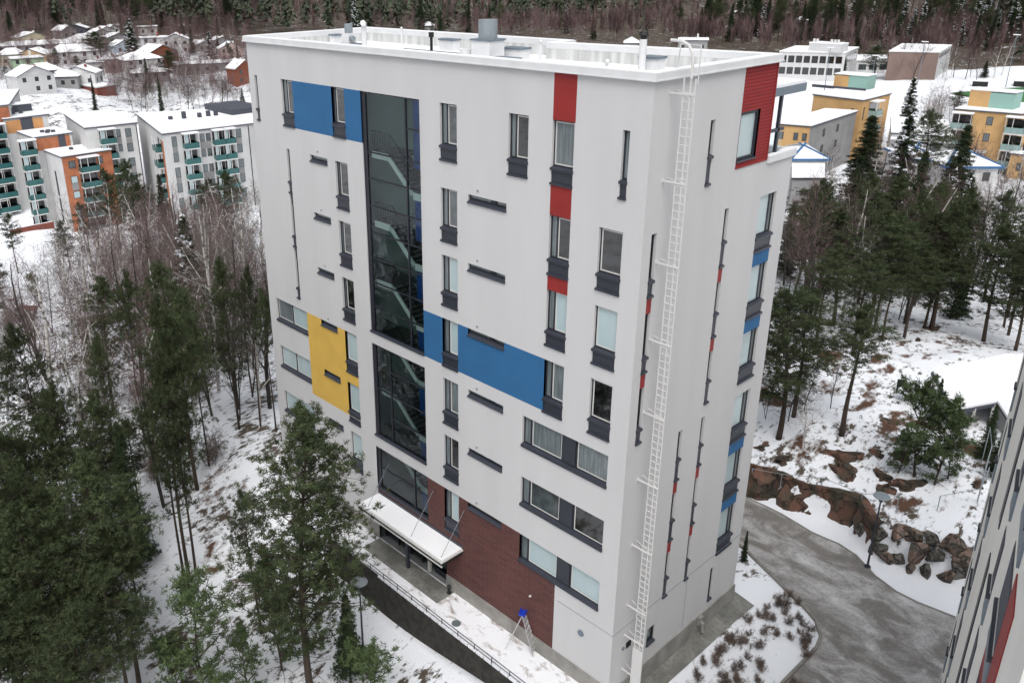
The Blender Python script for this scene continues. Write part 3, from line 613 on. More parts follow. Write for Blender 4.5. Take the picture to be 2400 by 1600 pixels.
mb = MB().mat(M['flashing']); ring(mb, OUT, INN, ZT+.02+TZ, 5.50+TZ); ring(mb, off(TOP, .16), off(TOP, .12), ZT+TZ, ZT+.05+TZ); mb.build('roof_flashing', None, tower)
mb = MB().mat(M['roofsnow']); ring(mb, off(TOP, .08), off(TOP, -.25), 5.50+TZ, 5.53+TZ); mb.build('parapet_snow', None, tower)
mb = MB().mat(M['parapet']); IN2 = off(TOP, -.27)
for i in range(6): vwall(mb, IN2[i], IN2[(i+1) % 6], 4.5, ZT+.02)
mb.build('parapet_wall', None, tower)
mb = MB().mat(M['roofsnow']); mb.v += [(p[0], p[1], 4.78+TZ) for p in off(TOP, -.265)]; mb.f.append((0, 1, 2, 3, 4, 5)); mb.m.append(0); mb.build('roof_snow', None, tower)
# plinth
MB().mat(M['plinth']).box(L0, -.04, -21+TZ, -15.7, .12, ZB+TZ).build('plinth', None, tower); mb = MB().mat(M['plinth']); mb.box(-10.2, -.06, -21+TZ, .06, .12, ZB+TZ); mb.box(-.1, .12, -21.6+TZ, .06, 10.25, ZB-.25+TZ); mb.box(-.1, .12, ZB-.25+TZ, -.001, 10.2, ZB+TZ); mb.build('plinth', None, tower)
mb = MB().mat(M['greycap']); SF.box(mb, 0, 10.2, -.006, .01, -17.31, -17.29); FF.box(mb, -3.0, 0, -.006, .01, -17.31, -17.29); SF.box(mb, 5.55, 5.57, -.006, .01, -20.3, -17.31); mb.build('joint_line', None, tower)
# entrance bay under the canopy
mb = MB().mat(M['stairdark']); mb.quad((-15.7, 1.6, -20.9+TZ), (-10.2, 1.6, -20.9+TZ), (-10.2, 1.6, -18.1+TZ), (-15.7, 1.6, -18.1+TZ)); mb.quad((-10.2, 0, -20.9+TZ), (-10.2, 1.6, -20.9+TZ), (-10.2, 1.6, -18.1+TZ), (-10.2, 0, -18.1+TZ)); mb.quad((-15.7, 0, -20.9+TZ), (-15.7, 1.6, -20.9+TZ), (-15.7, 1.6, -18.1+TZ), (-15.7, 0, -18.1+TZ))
mb.mat(M['screed']).quad((-15.7, 0, -20.86+TZ), (-10.2, 0, -20.86+TZ), (-10.2, 1.6, -20.86+TZ), (-15.7, 1.6, -20.86+TZ)); mb.quad((-15.7, 0, -18.1+TZ), (-10.2, 0, -18.1+TZ), (-10.2, 1.6, -18.1+TZ), (-15.7, 1.6, -18.1+TZ)); mb.build('entrance_bay', None, tower)
mb = MB().mat(M['frame'])
for u in (-15.6, -14.5, -13.5, -12.5, -11.5, -10.45): FF.box(mb, u, u+.08, .3, .4, -20.86, -18.1)
FF.box(mb, -15.7, -10.2, .3, .4, -18.3, -18.1); FF.box(mb, -11.4, -10.2, .28, .42, -20.86, -20.5); dr = mb.build('entrance_door', None, tower)
mb = MB().mat(M['clearglass']); FF.rect(mb, -15.6, -10.45, -20.8, -18.3, .36); mb.build('pane', None, dr)
mb = MB().mat(M['whiteframe']); FF.box(mb, -11.75, -11.6, .05, .2, -20.86, -18.3); mb.mat(M['steel']); FF.box(mb, -12.75, -12.6, -.6, -.45, -20.86, -18.2); mb.build('entrance_post', None, tower)
# entrance canopy hung on rods
cz = -17.95+TZ
cn = MB().mat(M['black']).box(-15.62, -1.42, cz-.26, -9.02, -.0, cz-.02).build('entrance_canopy', None, tower)
mb = MB().mat(M['whiteframe']); mb.box(-15.66, -1.47, cz-.07, -8.98, -1.40, cz+.03); mb.box(-9.04, -1.40, cz-.07, -8.98, -.02, cz+.03); mb.box(-15.66, -1.46, cz-.30, -8.98, -1.41, cz-.24); mb.build('canopy_trim', None, cn)
mb = MB().mat(M['roofsnow']); mb.box(-15.6, -1.38, cz-.02, -9.06, -.03, cz+.06); mb.mat(M['steel']).box(-15.6, -.03, cz, -9.0, -.0, cz+.22); mb.build('snow_layer', None, cn)
for u in (-15.0, -11.5, -9.25):
    MB().mat(M['galv']).obox((u, -1.25, cz+.05), (u+.35, -.01, cz+2.35), .02, .02).build('hanger_rod', None, cn)
# roof fittings (positions measured on the snow at z 4.78)
def rp(px, py, z=4.8): p = at_z(px, py, z); return p[0], p[1]
RZ = 4.78+TZ
def rbox(name, x, y, w, d, h, cap=None, m='flashing', par=tower):
    o = MB().mat(M[m]).box(x-w/2, y-d/2, RZ-.05, x+w/2, y+d/2, RZ+h).build(name, None, par)
    if cap: MB().mat(M['greycap']).box(x-w/2-.05, y-d/2-.05, RZ+h, x+w/2+.05, y+d/2+.05, RZ+h+.08).build('cap', None, o)
    return o
def cyl(mb, x, y, z0, z1, r, n=20): mb.tube([(x, y, z0), (x, y, z1)], r, n); return mb
bx = rbox('fan_housing', -12.1, 4.6, 1.15, .95, .85, True); cyl(MB().mat(M['galv']), -12.1, 4.6, RZ+.93, RZ+1.75, .43, 28).build('fan_drum', None, bx, smooth=False)
bx = rbox('fan_housing', -13.2, 5.6, .55, .5, .75, True); MB().mat(M['galv']).box(-13.42, 5.4, RZ+.83, -13.0, 5.8, RZ+1.4).build('fan_drum', None, bx)
rbox('roof_duct', -11.6, 5.9, 1.15, .7, .42, True); rbox('roof_duct', -10.6, 4.2, 1.2, .6, .16, True); rbox('roof_duct', -16.9, 6.7, 1.0, .5, .5, True); rbox('roof_duct', -24.3, 5.0, .5, .5, .5, True)
bx = rbox('fan_housing', -22.3, 4.4, 1.1, .8, .15, True); MB().mat(M['flashing']).box(-22.6, 4.15, RZ+.23, -22.0, 4.65, RZ+.75).build('fan_box', None, bx); cyl(MB().mat(M['galv']), -22.3, 4.4, RZ+.75, RZ+1.22, .22).build('fan_drum', None, bx)
MB().mat(M['galv']).tube([(-22.0, 4.3, RZ+.5), (-21.7, 4.25, RZ+.5)], .14, 16).build('motor', None, bx)
for x_, y_, h_, r_ in ((-20.7, 4.2, 1.35, .14), (-20.3, 6.4, 1.0, .05), (-10.2, 6.0, .85, .06), (-4.9, 3.9, .5, .07)):
    cyl(MB().mat(M['flashing']), x_, y_, RZ-.05, RZ+h_, r_, 14).tube([(x_, y_, RZ+h_-.08), (x_+r_*1.6, y_-r_*1.6, RZ+h_+.0)], r_, 12).build('vent_pipe', None, tower)
cyl(MB().mat(M['black']), -16.6, 5.2, RZ, RZ+.75, .07, 12).tube([(-16.6, 5.2, RZ+.75), (-16.6, 5.2, RZ+.98)], .13, 12).build('vent_pipe', None, tower)
MB().mat(M['bitumen']).box(-18.6, 3.9, RZ-.02, -13.9, 5.2, RZ+.12).build('roof_hatch', None, tower); cyl(MB().mat(M['flashing']), -13.4, 4.5, RZ, RZ+.4, .28).build('roof_outlet', None, tower)
bx = rbox('chimney_block', -3.3, 4.6, .75, .6, .62, True); cyl(MB().mat(M['flashing']), -3.35, 4.0, RZ, RZ+1.35, .14, 16).build('flue', None, bx); cyl(MB().mat(M['black']), -3.35, 4.0, RZ+1.35, RZ+1.5, .12, 16).tube([(-3.35, 4., RZ+1.5), (-3.35, 4., RZ+1.62)], [.2, .15], 16).build('flue_cowl', None, bx)
rbox('roof_duct', -1.6, 5.6, 1.0, .6, .22, True)
# fire ladder: stands edge-on to the side wall, rungs run away from the wall
LY = .9; XA, XB = .50, .93
lad = MB().mat(M['whitepaint'])
for xx in (XA, XB): lad.obox((xx, LY, -21.2+TZ), (xx, LY, 5.3+TZ), .04, .035)
lad.obox(((XA+XB)/2+.04, LY, -18.2+TZ), ((XA+XB)/2+.04, LY, 5.5+TZ), .05, .04)
lo = lad.build('fire_ladder', None, tower)
for i in range(82): MB().mat(M['whitepaint']).obox((XA, LY, -18.0+i*.282+TZ), (XB, LY, -18.0+i*.282+TZ), .026, .026).build('rung', None, lo)
for z in (4.8, 1.86, -1.08, -4.06, -7.07, -10.04, -13.13, -16.15, -17.74, -19.59):
    mb = MB().mat(M['whitepaint']); mb.obox((0, LY-.03, z+TZ), (XB+.02, LY-.03, z+TZ), .05, .05); mb.obox((0, LY+.3, z+.03+TZ), (XB-.1, LY-.01, z+.03+TZ), .035, .035); mb.box(0, LY-.08, z-.08+TZ, .02, LY+.02, z+.08+TZ); mb.build('bracket', None, lo)
MB().mat(M['whitepaint']).box(XA-.03, LY-.06, -21.3+TZ, XB+.03, LY-.035, -18.05+TZ).build('climb_guard', None, lo)
xc_ = (XA+XB)/2+.04
mb = MB().mat(M['whitepaint']); mb.tube([(xc_, LY, 5.3+TZ), (xc_, LY, 5.85+TZ), (xc_-.06, LY, 6.1+TZ), (xc_-.2, LY, 6.32+TZ), (xc_-.45, LY, 6.43+TZ), (-.12, LY, 6.45+TZ)], .05, 10); mb.build('top_hoop', None, lo)
mb = MB().mat(M['whitepaint']); mb.tube([(-.05, 1.3, 5.45+TZ), (0, 1.3, 6.3+TZ), (.76, 1.3, 6.3+TZ), (.76, 1.3, 5.1+TZ)], .022, 6); mb.build('handrail', None, lo)
for k in ('tower',): pass
# ================================================================== GROUND WORKS ROUND THE TOWER
def sheet(name, poly, material, dz=.05, s=.5, zf=None, kind='structure'):
    """a sheet that follows the ground inside a polygon"""
    poly = np.array(poly); x0, y0 = poly.min(0); x1, y1 = poly.max(0)
    import bmesh
    bm = bmesh.new(); vs = [bm.verts.new((p[0], p[1], 0)) for p in poly]; bm.faces.new(vs)
    for ax, lo, hi in ((0, x0, x1), (1, y0, y1)):
        for c in np.arange(lo+s, hi, s):
            n = (1, 0, 0) if ax == 0 else (0, 1, 0); co = (c, 0, 0) if ax == 0 else (0, c, 0)
            bmesh.ops.bisect_plane(bm, geom=bm.verts[:]+bm.edges[:]+bm.faces[:], plane_co=co, plane_no=n)
    co = np.array([v.co[:2] for v in bm.verts]); z = (H(co[:, 0], co[:, 1]) if zf is None else zf(co[:, 0], co[:, 1]))+dz
    for v, zz in zip(bm.verts, z): v.co.z = zz
    me = bpy.data.meshes.new(name); bm.to_mesh(me); bm.free(); me.materials.append(material)
    o = bpy.data.objects.new(name, me); COL.objects.link(o); o['kind'] = kind; return o
# trodden and icy surfaces
def ground_mat(name, base, snow, scale, lo, hi, stretch=(1, 1, 1), rot=0, scale2=6., dark=None):
    m = bpy.data.materials.new(name); m.use_nodes = True; nt = m.node_tree; N = nt.nodes; L = nt.links; b = N['Principled BSDF']; b.inputs['Roughness'].default_value = .75
    tc = N.new('ShaderNodeTexCoord'); mp = N.new('ShaderNodeMapping'); mp.inputs['Scale'].default_value = stretch; mp.inputs['Rotation'].default_value = (0, 0, rot); L.new(tc.outputs['Object'], mp.inputs[0])
    n = N.new('ShaderNodeTexNoise'); n.inputs['Scale'].default_value = scale; n.inputs['Detail'].default_value = 8; n.inputs['Roughness'].default_value = .65; n.inputs['Distortion'].default_value = .6; L.new(mp.outputs[0], n.inputs['Vector'])
    r = N.new('ShaderNodeValToRGB'); r.color_ramp.elements[0].position = lo; r.color_ramp.elements[1].position = hi; r.color_ramp.elements[0].color = (*base, 1); r.color_ramp.elements[1].color = (*snow, 1)
    if dark: e = r.color_ramp.elements.new(lo-.12); e.color = (*dark, 1)
    L.new(n.outputs['Fac'], r.inputs[0])
    n2 = N.new('ShaderNodeTexNoise'); n2.inputs['Scale'].default_value = scale2; n2.inputs['Detail'].default_value = 8; n2.inputs['Roughness'].default_value = .75; L.new(tc.outputs['Object'], n2.inputs['Vector'])
    mx = N.new('ShaderNodeMix'); mx.data_type = 'RGBA'; mx.blend_type = 'OVERLAY'; mx.inputs[0].default_value = .75; L.new(r.outputs[0], mx.inputs[6]); L.new(n2.outputs['Fac'], mx.inputs[7]); L.new(mx.outputs[2], b.inputs['Base Color'])
    bp = N.new('ShaderNodeBump'); bp.inputs['Strength'].default_value = .35; bp.inputs['Distance'].default_value = .05; L.new(n2.outputs['Fac'], bp.inputs['Height']); L.new(bp.outputs[0], b.inputs['Normal'])
    MT[name] = m; return m
ground_mat('icyroad', (.195, .185, .172), (.54, .535, .535), .42, .44, .70, (1, 1.7, 1), -.62, 7, (.16, .148, .135))
ground_mat('walksnow', (.36, .31, .29), (.84, .85, .88), 1.1, .34, .47, (1, 1.6, 1), 0, 9)
ground_mat('wet', (.13, .13, .115), (.24, .24, .22), .8, .35, .65)
P2 = lambda px, py, z: tuple(at_z(px, py, z)[:2])
road_in = [P2(1745, 1290, -22), P2(1790, 1335, -22), P2(1840, 1385, -22), P2(1885, 1425, -22), P2(1912, 1455, -22), P2(1924, 1490, -22), P2(1912, 1520, -22), P2(1885, 1550, -22), P2(1862, 1575, -22), P2(1835, 1605, -22), P2(1800, 1650, -22)]
road_out = [P2(2330, 1500, -22), P2(2235, 1447, -22), P2(2150, 1413, -22), P2(2100, 1388, -22), P2(2050, 1352, -22), P2(2005, 1305, -22), P2(1965, 1278, -22), P2(1900, 1250, -22), P2(1830, 1212, -22), P2(1745, 1172, -22)]
RI = [(-16, 17.5), (-6.5, 16.2)]+road_in+[(5.2, 2.0), (5.4, -14)]; RO = [(22, -14), (22, 16.5)]+road_out+[(-9, 19.2), (-16, 20.0)]
sheet('road', RI+RO, MT['icyroad'], .07, .45)
def strip(name, pts, w, h, m, dz=0., label=None, cat=None, zf=None, kind='structure'):
    mb = MB().mat(m); Pn = []
    for i in range(len(pts)-1):
        a, b_ = np.array(pts[i]), np.array(pts[i+1]); k = max(1, int(np.hypot(*(b_-a))/.5))
        for j in range(k): Pn.append(a+(b_-a)*j/k)
    Pn.append(np.array(pts[-1])); zz = [h1(*p)+dz for p in Pn]
    L_, R_ = [], []
    for i, p in enumerate(Pn):
        d = Pn[min(i+1, len(Pn)-1)]-Pn[max(i-1, 0)]; d = d/np.hypot(*d); n = np.array([-d[1], d[0]])*w/2
        L_.append(p+n); R_.append(p-n)
    for i in range(len(Pn)-1):
        a, b_, c, d = L_[i], L_[i+1], R_[i+1], R_[i]
        z0, z1 = zz[i], zz[i+1]
        mb.quad((*a, z0+h), (*b_, z1+h), (*c, z1+h), (*d, z0+h)); mb.quad((*a, z0-.3), (*b_, z1-.3), (*b_, z1+h), (*a, z0+h)); mb.quad((*d, z0-.3), (*c, z1-.3), (*c, z1+h), (*d, z0+h))
    o = mb.build(name, None); o['kind'] = kind; return o
strip('kerb', road_in[::-1]+[(-6.5, 16.2)], .14, .17, MT['gran']); strip('kerb', road_out[::-1], .11, .09, MT['gran'])
# strip of gravel along the side wall, planting bed edge is the road kerb
sheet('gravel_strip', [(0.05, -.4), (.85, -.4), (.88, 10.9), (-3.8, 11.2), (-3.8, 10.3), (0.05, 10.3)], MT['wet'], .05, .4)
# walkway
wk = MB().mat(MT['walksnow']).box(-17.6, -2.0, -24.5, 2.2, 1.65, -20.88).build('walkway'); wk['kind'] = 'structure'
MB().mat(MT['wet']).box(-15.7, -1.25, -20.879, -9.6, -.07, -20.87).build('walkway_bare')['kind'] = 'structure'
mb = MB().mat(MT['snow'])
for i in range(30):
    x = -13.2+i*.52
    if x > 2: break
    mb.box(x, -2.16, -20.9, x+.46, -2.0, -20.80+rng.uniform(0, .03))
t = empty('retaining_wall', (-8, -2.1, -23.5), 0, 'dark rough retaining wall carrying the snowy walkway in front of the tower', 'wall')
sn_ = mb.build('snow_edge', None, t); sn_.location = (8, 2.1, 23.5)
o = MB().mat(MT['retwall']).box(-17.62, -2.2, -24.6, 2.2, -2.02, -20.93).build('wall', None, t); o.location = (8, 2.1, 23.5)
t = empty('railing', (-8, -2.1, -20.9), 0, 'low dark iron railing along the edge of the snowy walkway', 'railing')
mb = MB().mat(MT['steel']); mb.tube([(-14.3+8, 0, .42), (2.2+8, 0, .42)], .02, 6); mb.build('rail', None, t)
mb = MB().mat(MT['steel']); mb.tube([(-14.3+8, 0, .22), (2.2+8, 0, .22)], .015, 6); mb.build('rail', None, t)
for i in range(15): MB().mat(MT['steel']).tube([(-13.9+8+i*1.12, 0, -.05), (-13.9+8+i*1.12, 0, .43)], .022, 6).build('post', None, t)
# things on the walkway
t = empty('manhole_cover', (-7.92, -1.5, -20.88), 0, 'round dark manhole cover in the snow of the walkway', 'manhole cover')
MB().mat(MT['stairdark']).tube([(0, 0, -.02), (0, 0, .02)], .19, 24).build('lid', None, t); mb = MB().mat(MT['greycap']); mb.tube([(0, 0, -.02), (0, 0, .014)], .235, 24).build('ring', None, t)
t = empty('litter_bin', (-9.75, -.28, -20.88), 0, 'small black ash bin standing by the brick wall at the entrance', 'bin')
MB().mat(MT['black']).tube([(0, 0, 0), (0, 0, .06), (0, 0, .07), (0, 0, .42)], [.12, .12, .07, .09], 14).build('body', None, t); MB().mat(MT['steel']).tube([(0, 0, .42), (0, 0, .5)], [.11, .06], 14).build('lid', None, t)
# step ladder
t = empty('step_ladder', (-4.62, -.40, -20.88), R(25), 'aluminium step ladder with a blue top tray beside the brick wall', 'ladder')
A, B_ = [], []
mb = MB().mat(MT['alu'])
for s in (-1, 1): mb.obox((.62, s*.28, 0), (.02, s*.16, 2.05), .06, .03)
mb.build('front_rails', None, t)
for i in range(7):
    f = (i+1)/8; MB().mat(MT['alu']).box(.62-.6*f-.06, -(.28-.12*f), 2.05*f-.015, .62-.6*f+.06, (.28-.12*f), 2.05*f+.015).build('step', None, t)
mb = MB().mat(MT['alu'])
for s in (-1, 1): mb.obox((-.72, s*.32, 0), (-.03, s*.15, 1.95), .035, .03)
mb.obox((-.45, -.27, .75), (-.45, .27, .75), .03, .03); mb.build('rear_legs', None, t)
mb = MB().mat(MT['royal']); mb.box(-.16, -.19, 2.05, .14, .19, 2.12); mb.box(-.16, -.19, 2.12, -.13, .19, 2.2); mb.box(.11, -.19, 2.12, .14, .19, 2.2); mb.build('top_tray', None, t)
# hydrant like yellowed tap on the side plinth
t = empty('wall_tap', (.1, 7.0, -20.9), 0, 'small weathered pipe outlet on the plinth of the side wall', 'pipe'); t.parent = None
MB().mat(MT['plinth']).tube([(.02, 0, .25), (.16, 0, .2), (.2, 0, -.3)], .09, 10).build('pipe', None, t); MB().mat(MT['plinth']).box(-.05, -.16, .1, .08, .16, .5).build('plate', None, t)
# lamps
def street_lamp(x, y, z, h, label, disk=.42, m='galv'):
    t = empty('street_lamp', (x, y, z), 0, label, 'street lamp')
    MB().mat(MT['steel']).tube([(0, 0, -.1), (0, 0, .12)], [.2, .16], 12).build('base', None, t)
    MB().mat(MT['steel']).tube([(0, 0, 0), (0, 0, h)], [.06, .04], 8).build('pole', None, t)
    l = MB().mat(MT['steel']).tube([(0, 0, h-.05), (0, 0, h+.22)], .11, 12).build('lantern', None, t)
    MB().mat(MT[m]).tube([(0, 0, h+.24), (0, 0, h+.28), (0, 0, h+.3)], [disk, disk*.96, .1], 22).build('shade', None, l); return t
z = h1(3.3, 18.6); street_lamp(3.3, 18.55, z, 4.3, 'street lamp with a flat round snowy shade standing below the boulders by the road')
street_lamp(-12.0, -4.2, h1(-12, -4.2), 4.0, 'dark street lamp post below the retaining wall among the pines')
# rock face cut along the road
def rocky(mb, rows):
    """rows of points -> faces"""
    n = len(mb.v); k = len(rows[0])
    for r_ in rows: mb.v += [tuple(p) for p in r_]
    for i in range(len(rows)-1):
        for j in range(k-1): mb.f.append((n+i*k+j, n+i*k+j+1, n+(i+1)*k+j+1, n+(i+1)*k+j)); mb.m.append(mb.mi)
xs = np.arange(-14, 3.2, .16); rows = []
top = H(xs, np.interp(xs, CLX, CLY)+.75); 
for i, f in enumerate((0, .12, .25, .4, .55, .7, .85, .95, 1.0, 1.0)):
    y = np.interp(xs, CLX, CLY)-.25+.45*f+(vn(xs, xs*0+i*.5, .9, 8)*.45+vn(xs, xs*0+i, .35, 9)*.2)*(1 if i < 8 else .5)+(0 if i < 9 else .55)
    zb = -22.15; z = zb+(top+.05+vn(xs, xs*0, 1.3, 7)*.25-zb)*f-(.12 if i == 9 else 0)
    bl = np.floor(xs/.55+i*.23); y = y+(np.sin(bl*12.9+i//2*7.1)*.5)*.34*(1 if i < 9 else 0); z = z+np.sin(np.floor(xs/.8+i)*5.3)*.06
    rows.append(np.stack([xs, y, z], -1))
mb = MB().mat(MT['rock']); rocky(mb, rows); o = mb.build('cliff', None); tag(o, 'brown blasted rock cutting running along the icy road', 'rock cutting')
# boulders: icosphere, cut and crumpled
import bmesh
def boulder_mesh(seed, s, jag=.05):
    bm = bmesh.new(); bmesh.ops.create_icosphere(bm, subdivisions=4, radius=1)
    r_ = random.Random(seed)
    for k in range(10):
        n = Vector((r_.gauss(0, 1), r_.gauss(0, 1), r_.gauss(0, .7))).normalized(); d = r_.uniform(.38, .72)
        for v in bm.verts:
            e = v.co.dot(n)-d
            if e > 0: v.co -= n*e*.99
    for v in bm.verts: v.co += v.co.normalized()*noise.noise(v.co*2.3+Vector((seed, 0, 0)))*jag; v.co.x *= s[0]; v.co.y *= s[1]; v.co.z *= s[2]
    me = bpy.data.meshes.new('boulder'); bm.to_mesh(me); bm.free(); me.materials.append(MT['boulder']); return me
BL = [(2062, 1293, .55, 'dark flat boulder next to the street lamp, leftmost of the pile'), (2078, 1318, .5, 'grey boulder low in the pile just right of the lamp pole'), (2103, 1310, .55, 'upright grey boulder third from the lamp'), (2132, 1338, .42, 'small boulder at the lower front of the pile'),
      (2165, 1345, .5, 'rounded reddish boulder lying at the foot of the pile'), (2150, 1300, .85, 'largest grey boulder in the middle of the pile'), (2187, 1308, .8, 'brown boulder with a slanting face right of the largest one'), (2225, 1290, .85, 'red brown boulder at the top right of the pile'),
      (2245, 1340, .9, 'big boulder at the right end below the snow patch'), (2218, 1360, .6, 'low boulder at the right foot of the pile'), (2060, 1262, .6, 'mossy boulder behind the lamp pole'), (2105, 1255, .7, 'dark boulder with snow on its shoulder, upper middle of the pile'), (2020, 1250, .55, 'boulder where the rock face breaks off left of the pile'), (2140, 1262, .6, 'block at the top of the pile under the snow shelf'), (2180, 1268, .55, 'narrow block wedged under the snow shelf'),
      (2280, 1330, 1.0, 'boulder partly hidden by the neighbouring facade')]
for i, (px, py, s, lb) in enumerate(BL):
    p = hit(px, py); s *= 1.0
    o = bpy.data.objects.new('boulder', boulder_mesh(i+3, (s, s*.85, s*random.uniform(.75, 1.05)))); COL.objects.link(o); o.location = (p[0], p[1]+.1, p[2]+s*.25); o.rotation_euler = (random.uniform(-.3, .3), random.uniform(-.3, .3), random.uniform(0, 6)); tag(o, lb, 'boulder', 'boulders piled beside the road')
    if i % 2 == 0: o.data.materials[0] = MT['boulder_grey']
OUTC = [(1985, 1062, 1.5, 'broad bare brown rock outcrop in the middle of the snowy shelf'), (1990, 1105, 1.1, 'bare rock outcrop just below the broad one'), (2058, 1058, .7, 'small square outcrop right of the broad one'), (2115, 1070, .9, 'slanting outcrop left of the forked young pine'),
        (2070, 1118, 1.1, 'dark outcrop under the forked young pine'), (2140, 1135, 1.3, 'long low outcrop running right under the young pines'), (2090, 1150, .8, 'reddish outcrop above the boulder pile'), (1835, 1075, .8, 'outcrop beside the tower at the left end of the shelf'), (1795, 1045, .9, 'outcrop nearest the tower wall above the rock face'),
        (2080, 990, .6, 'grey rock at the top of the shelf'), (2190, 770, 1.0, 'dark ledge of rock on the snow in front of the pines'), (2230, 745, 1.1, 'dark ledge curving round a snow hollow'), (2150, 800, .8, 'low dark rock below the two ledges'), (2290, 1130, .7, 'rock beside the pipe frame')]
for i, (px, py, s, lb) in enumerate(OUTC):
    p = hit(px, py); o = bpy.data.objects.new('rock_outcrop', boulder_mesh(i+40, (s*1.1, s*.75, s*.45), .38)); COL.objects.link(o); o.location = (p[0], p[1], p[2]-s*.16); o.rotation_euler = (.2, -.15, random.uniform(0, 6)); tag(o, lb, 'rock', 'rock outcrops on the snowy shelf'); o.data.materials[0] = MT['rock']
# fence of posts and rails on the rock
def wire_fence(pts, label, name='wire_fence', h=1.0):
    P = [hit(*p) for p in pts]; c = P[0]; t = empty(name, tuple(c), 0, label, 'fence')
    for p in P: MB().mat(MT['galv']).tube([tuple(p-c+np.array([0, 0, -.2])), tuple(p-c+np.array([0, 0, h]))], .028, 6).build('post', None, t)
    for k in (h-.03,): 
        for a, b_ in zip(P[:-1], P[1:]): MB().mat(MT['galv']).tube([tuple(a-c+np.array([0, 0, k])), tuple(b_-c+np.array([0, 0, k]))], .018, 5).build('rail', None, t)
    return t
wire_fence([(1760, 1130), (1828, 1143), (1922, 1153), (2015, 1190), (2100, 1197)], 'thin grey post and rail fence on top of the rock face')
wire_fence([(2196, 1197), (2290, 1180), (2310, 1130)], 'short thin fence at the right, behind the boulder pile')
wire_fence([(2290, 1175), (2303, 1130), (2300, 1085)], 'tall grey pipe frame beside the pavilion', 'pipe_frame', 2.4)
# pavilion
t = empty('pavilion', tuple(at_z(2290, 960, -20)), 0, 'open grey pavilion with a broad snowy roof, right of the pine slope', 'building'); c0 = np.array(t.location)
ez = -17.0
A, B_, C_, E_ = at_z(2187, 866, ez), at_z(2236, 957, ez), at_z(2338, 938, ez), at_z(2358, 829, ez+1.1)
A[2] = ez+.9; A = at_z(2187, 866, ez+.9); B_ = at_z(2236, 957, ez); G_, F_ = at_z(2480, 830, ez+.6), at_z(2368, 984, ez-.1); K_ = at_z(2480, 1010, ez-.3)
mb = MB().mat(MT['roofsnow'])
def slab(mb, q, th):
    q = [np.array(p)-c0 for p in q]; lo_ = [p-np.array([0, 0, th]) for p in q]; n = len(mb.v); mb.v += [tuple(p) for p in q+lo_]; k = len(q)
    mb.f.append(tuple(n+i for i in range(k))); mb.m.append(mb.mi); mb.f.append(tuple(n+k+i for i in reversed(range(k)))); mb.m.append(mb.mi)
    for i in range(k): mb.f.append((n+i, n+(i+1) % k, n+k+(i+1) % k, n+k+i)); mb.m.append(mb.mi)
slab(mb, [A, B_, C_, E_], .16); slab(mb, [C_, F_, K_, G_, E_], .16); mb.build('roof_snow', None, t)
dn = np.array([0, 0, .20]); mb = MB().mat(MT['slate']); out_ = lambda p: p+(p-ctr_)*.035; ctr_ = (A+B_+C_+E_)/4
slab(mb, [out_(A)-dn, out_(B_)-dn, out_(C_)-dn, E_-dn], .16); slab(mb, [C_-dn, F_-dn, K_-dn, G_-dn, E_-dn], .12); mb.build('roof', None, t)
mb = MB().mat(MT['grey_wall'])
ctr = (A+C_)/2
def wl(mb, a, b_, zt_, th=.12):
    a = np.array(a)-c0; b_ = np.array(b_)-c0; n_ = np.array([-(b_-a)[1], (b_-a)[0], 0]); n_ = n_/np.linalg.norm(n_)*th; q = [a, b_, b_+n_, a+n_]; n = len(mb.v)
    mb.v += [(p[0], p[1], -21.2-c0[2]) for p in q]+[(p[0], p[1], zt_-c0[2]) for p in q]
    for f in ((3, 2, 1, 0), (4, 5, 6, 7), (0, 1, 5, 4), (1, 2, 6, 5), (2, 3, 7, 6), (3, 0, 4, 7)): mb.f.append(tuple(n+i for i in f)); mb.m.append(mb.mi)
bk = (A*.75+E_*.25); bk2 = A*.2+E_*.8; wl(mb, bk*.9+C_*.1, bk2*.85+C_*.15, ez-.1); wl(mb, bk2*.85+C_*.15, C_*.9+E_*.1, ez-.2); wl(mb, C_*.92+E_*.08, F_*.97+G_*.03, ez-.4); mb.build('wall', None, t)
for p in (B_*.96+A*.04, B_*.5+C_*.5, C_*.95+B_*.05, A*.95+C_*.05): p = np.array(p)-c0; MB().mat(MT['whitepaint']).box(p[0]-.07, p[1]-.07, -21.2-c0[2], p[0]+.07, p[1]+.07, ez-c0[2]-.25).build('post', None, t)
# terrace furniture left of the pavilion
p = hit(2120, 940); t = empty('garden_table', tuple(p), 0, 'round garden table capped with snow, left of the pavilion', 'table')
MB().mat(MT['black']).tube([(0, 0, 0), (0, 0, .7)], .05, 8).build('leg', None, t); MB().mat(MT['black']).tube([(0, 0, .7), (0, 0, .74)], .55, 20).build('tabletop', None, t); MB().mat(MT['snow']).tube([(0, 0, .74), (0, 0, .82), (0, 0, .86)], [.53, .5, .3], 20).build('snow_cap', None, t)
def chair(p, rz, label):
    t = empty('garden_chair', tuple(p), rz, label, 'chair', 'black chairs by the snowy table')
    MB().mat(MT['black']).box(-.24, -.24, .40, .24, .24, .45).build('seat', None, t); MB().mat(MT['black']).box(-.24, .20, .45, .24, .25, .95).build('backrest', None, t)
    for a in (-.21, .21):
        for b_ in (-.21, .21): MB().mat(MT['black']).box(a-.02, b_-.02, 0, a+.02, b_+.02, .4).build('leg', None, t)
chair(hit(2108, 922), .4, 'black garden chair behind the snow capped table, left one'); chair(hit(2138, 930), -.6, 'black garden chair right of the snow capped table')
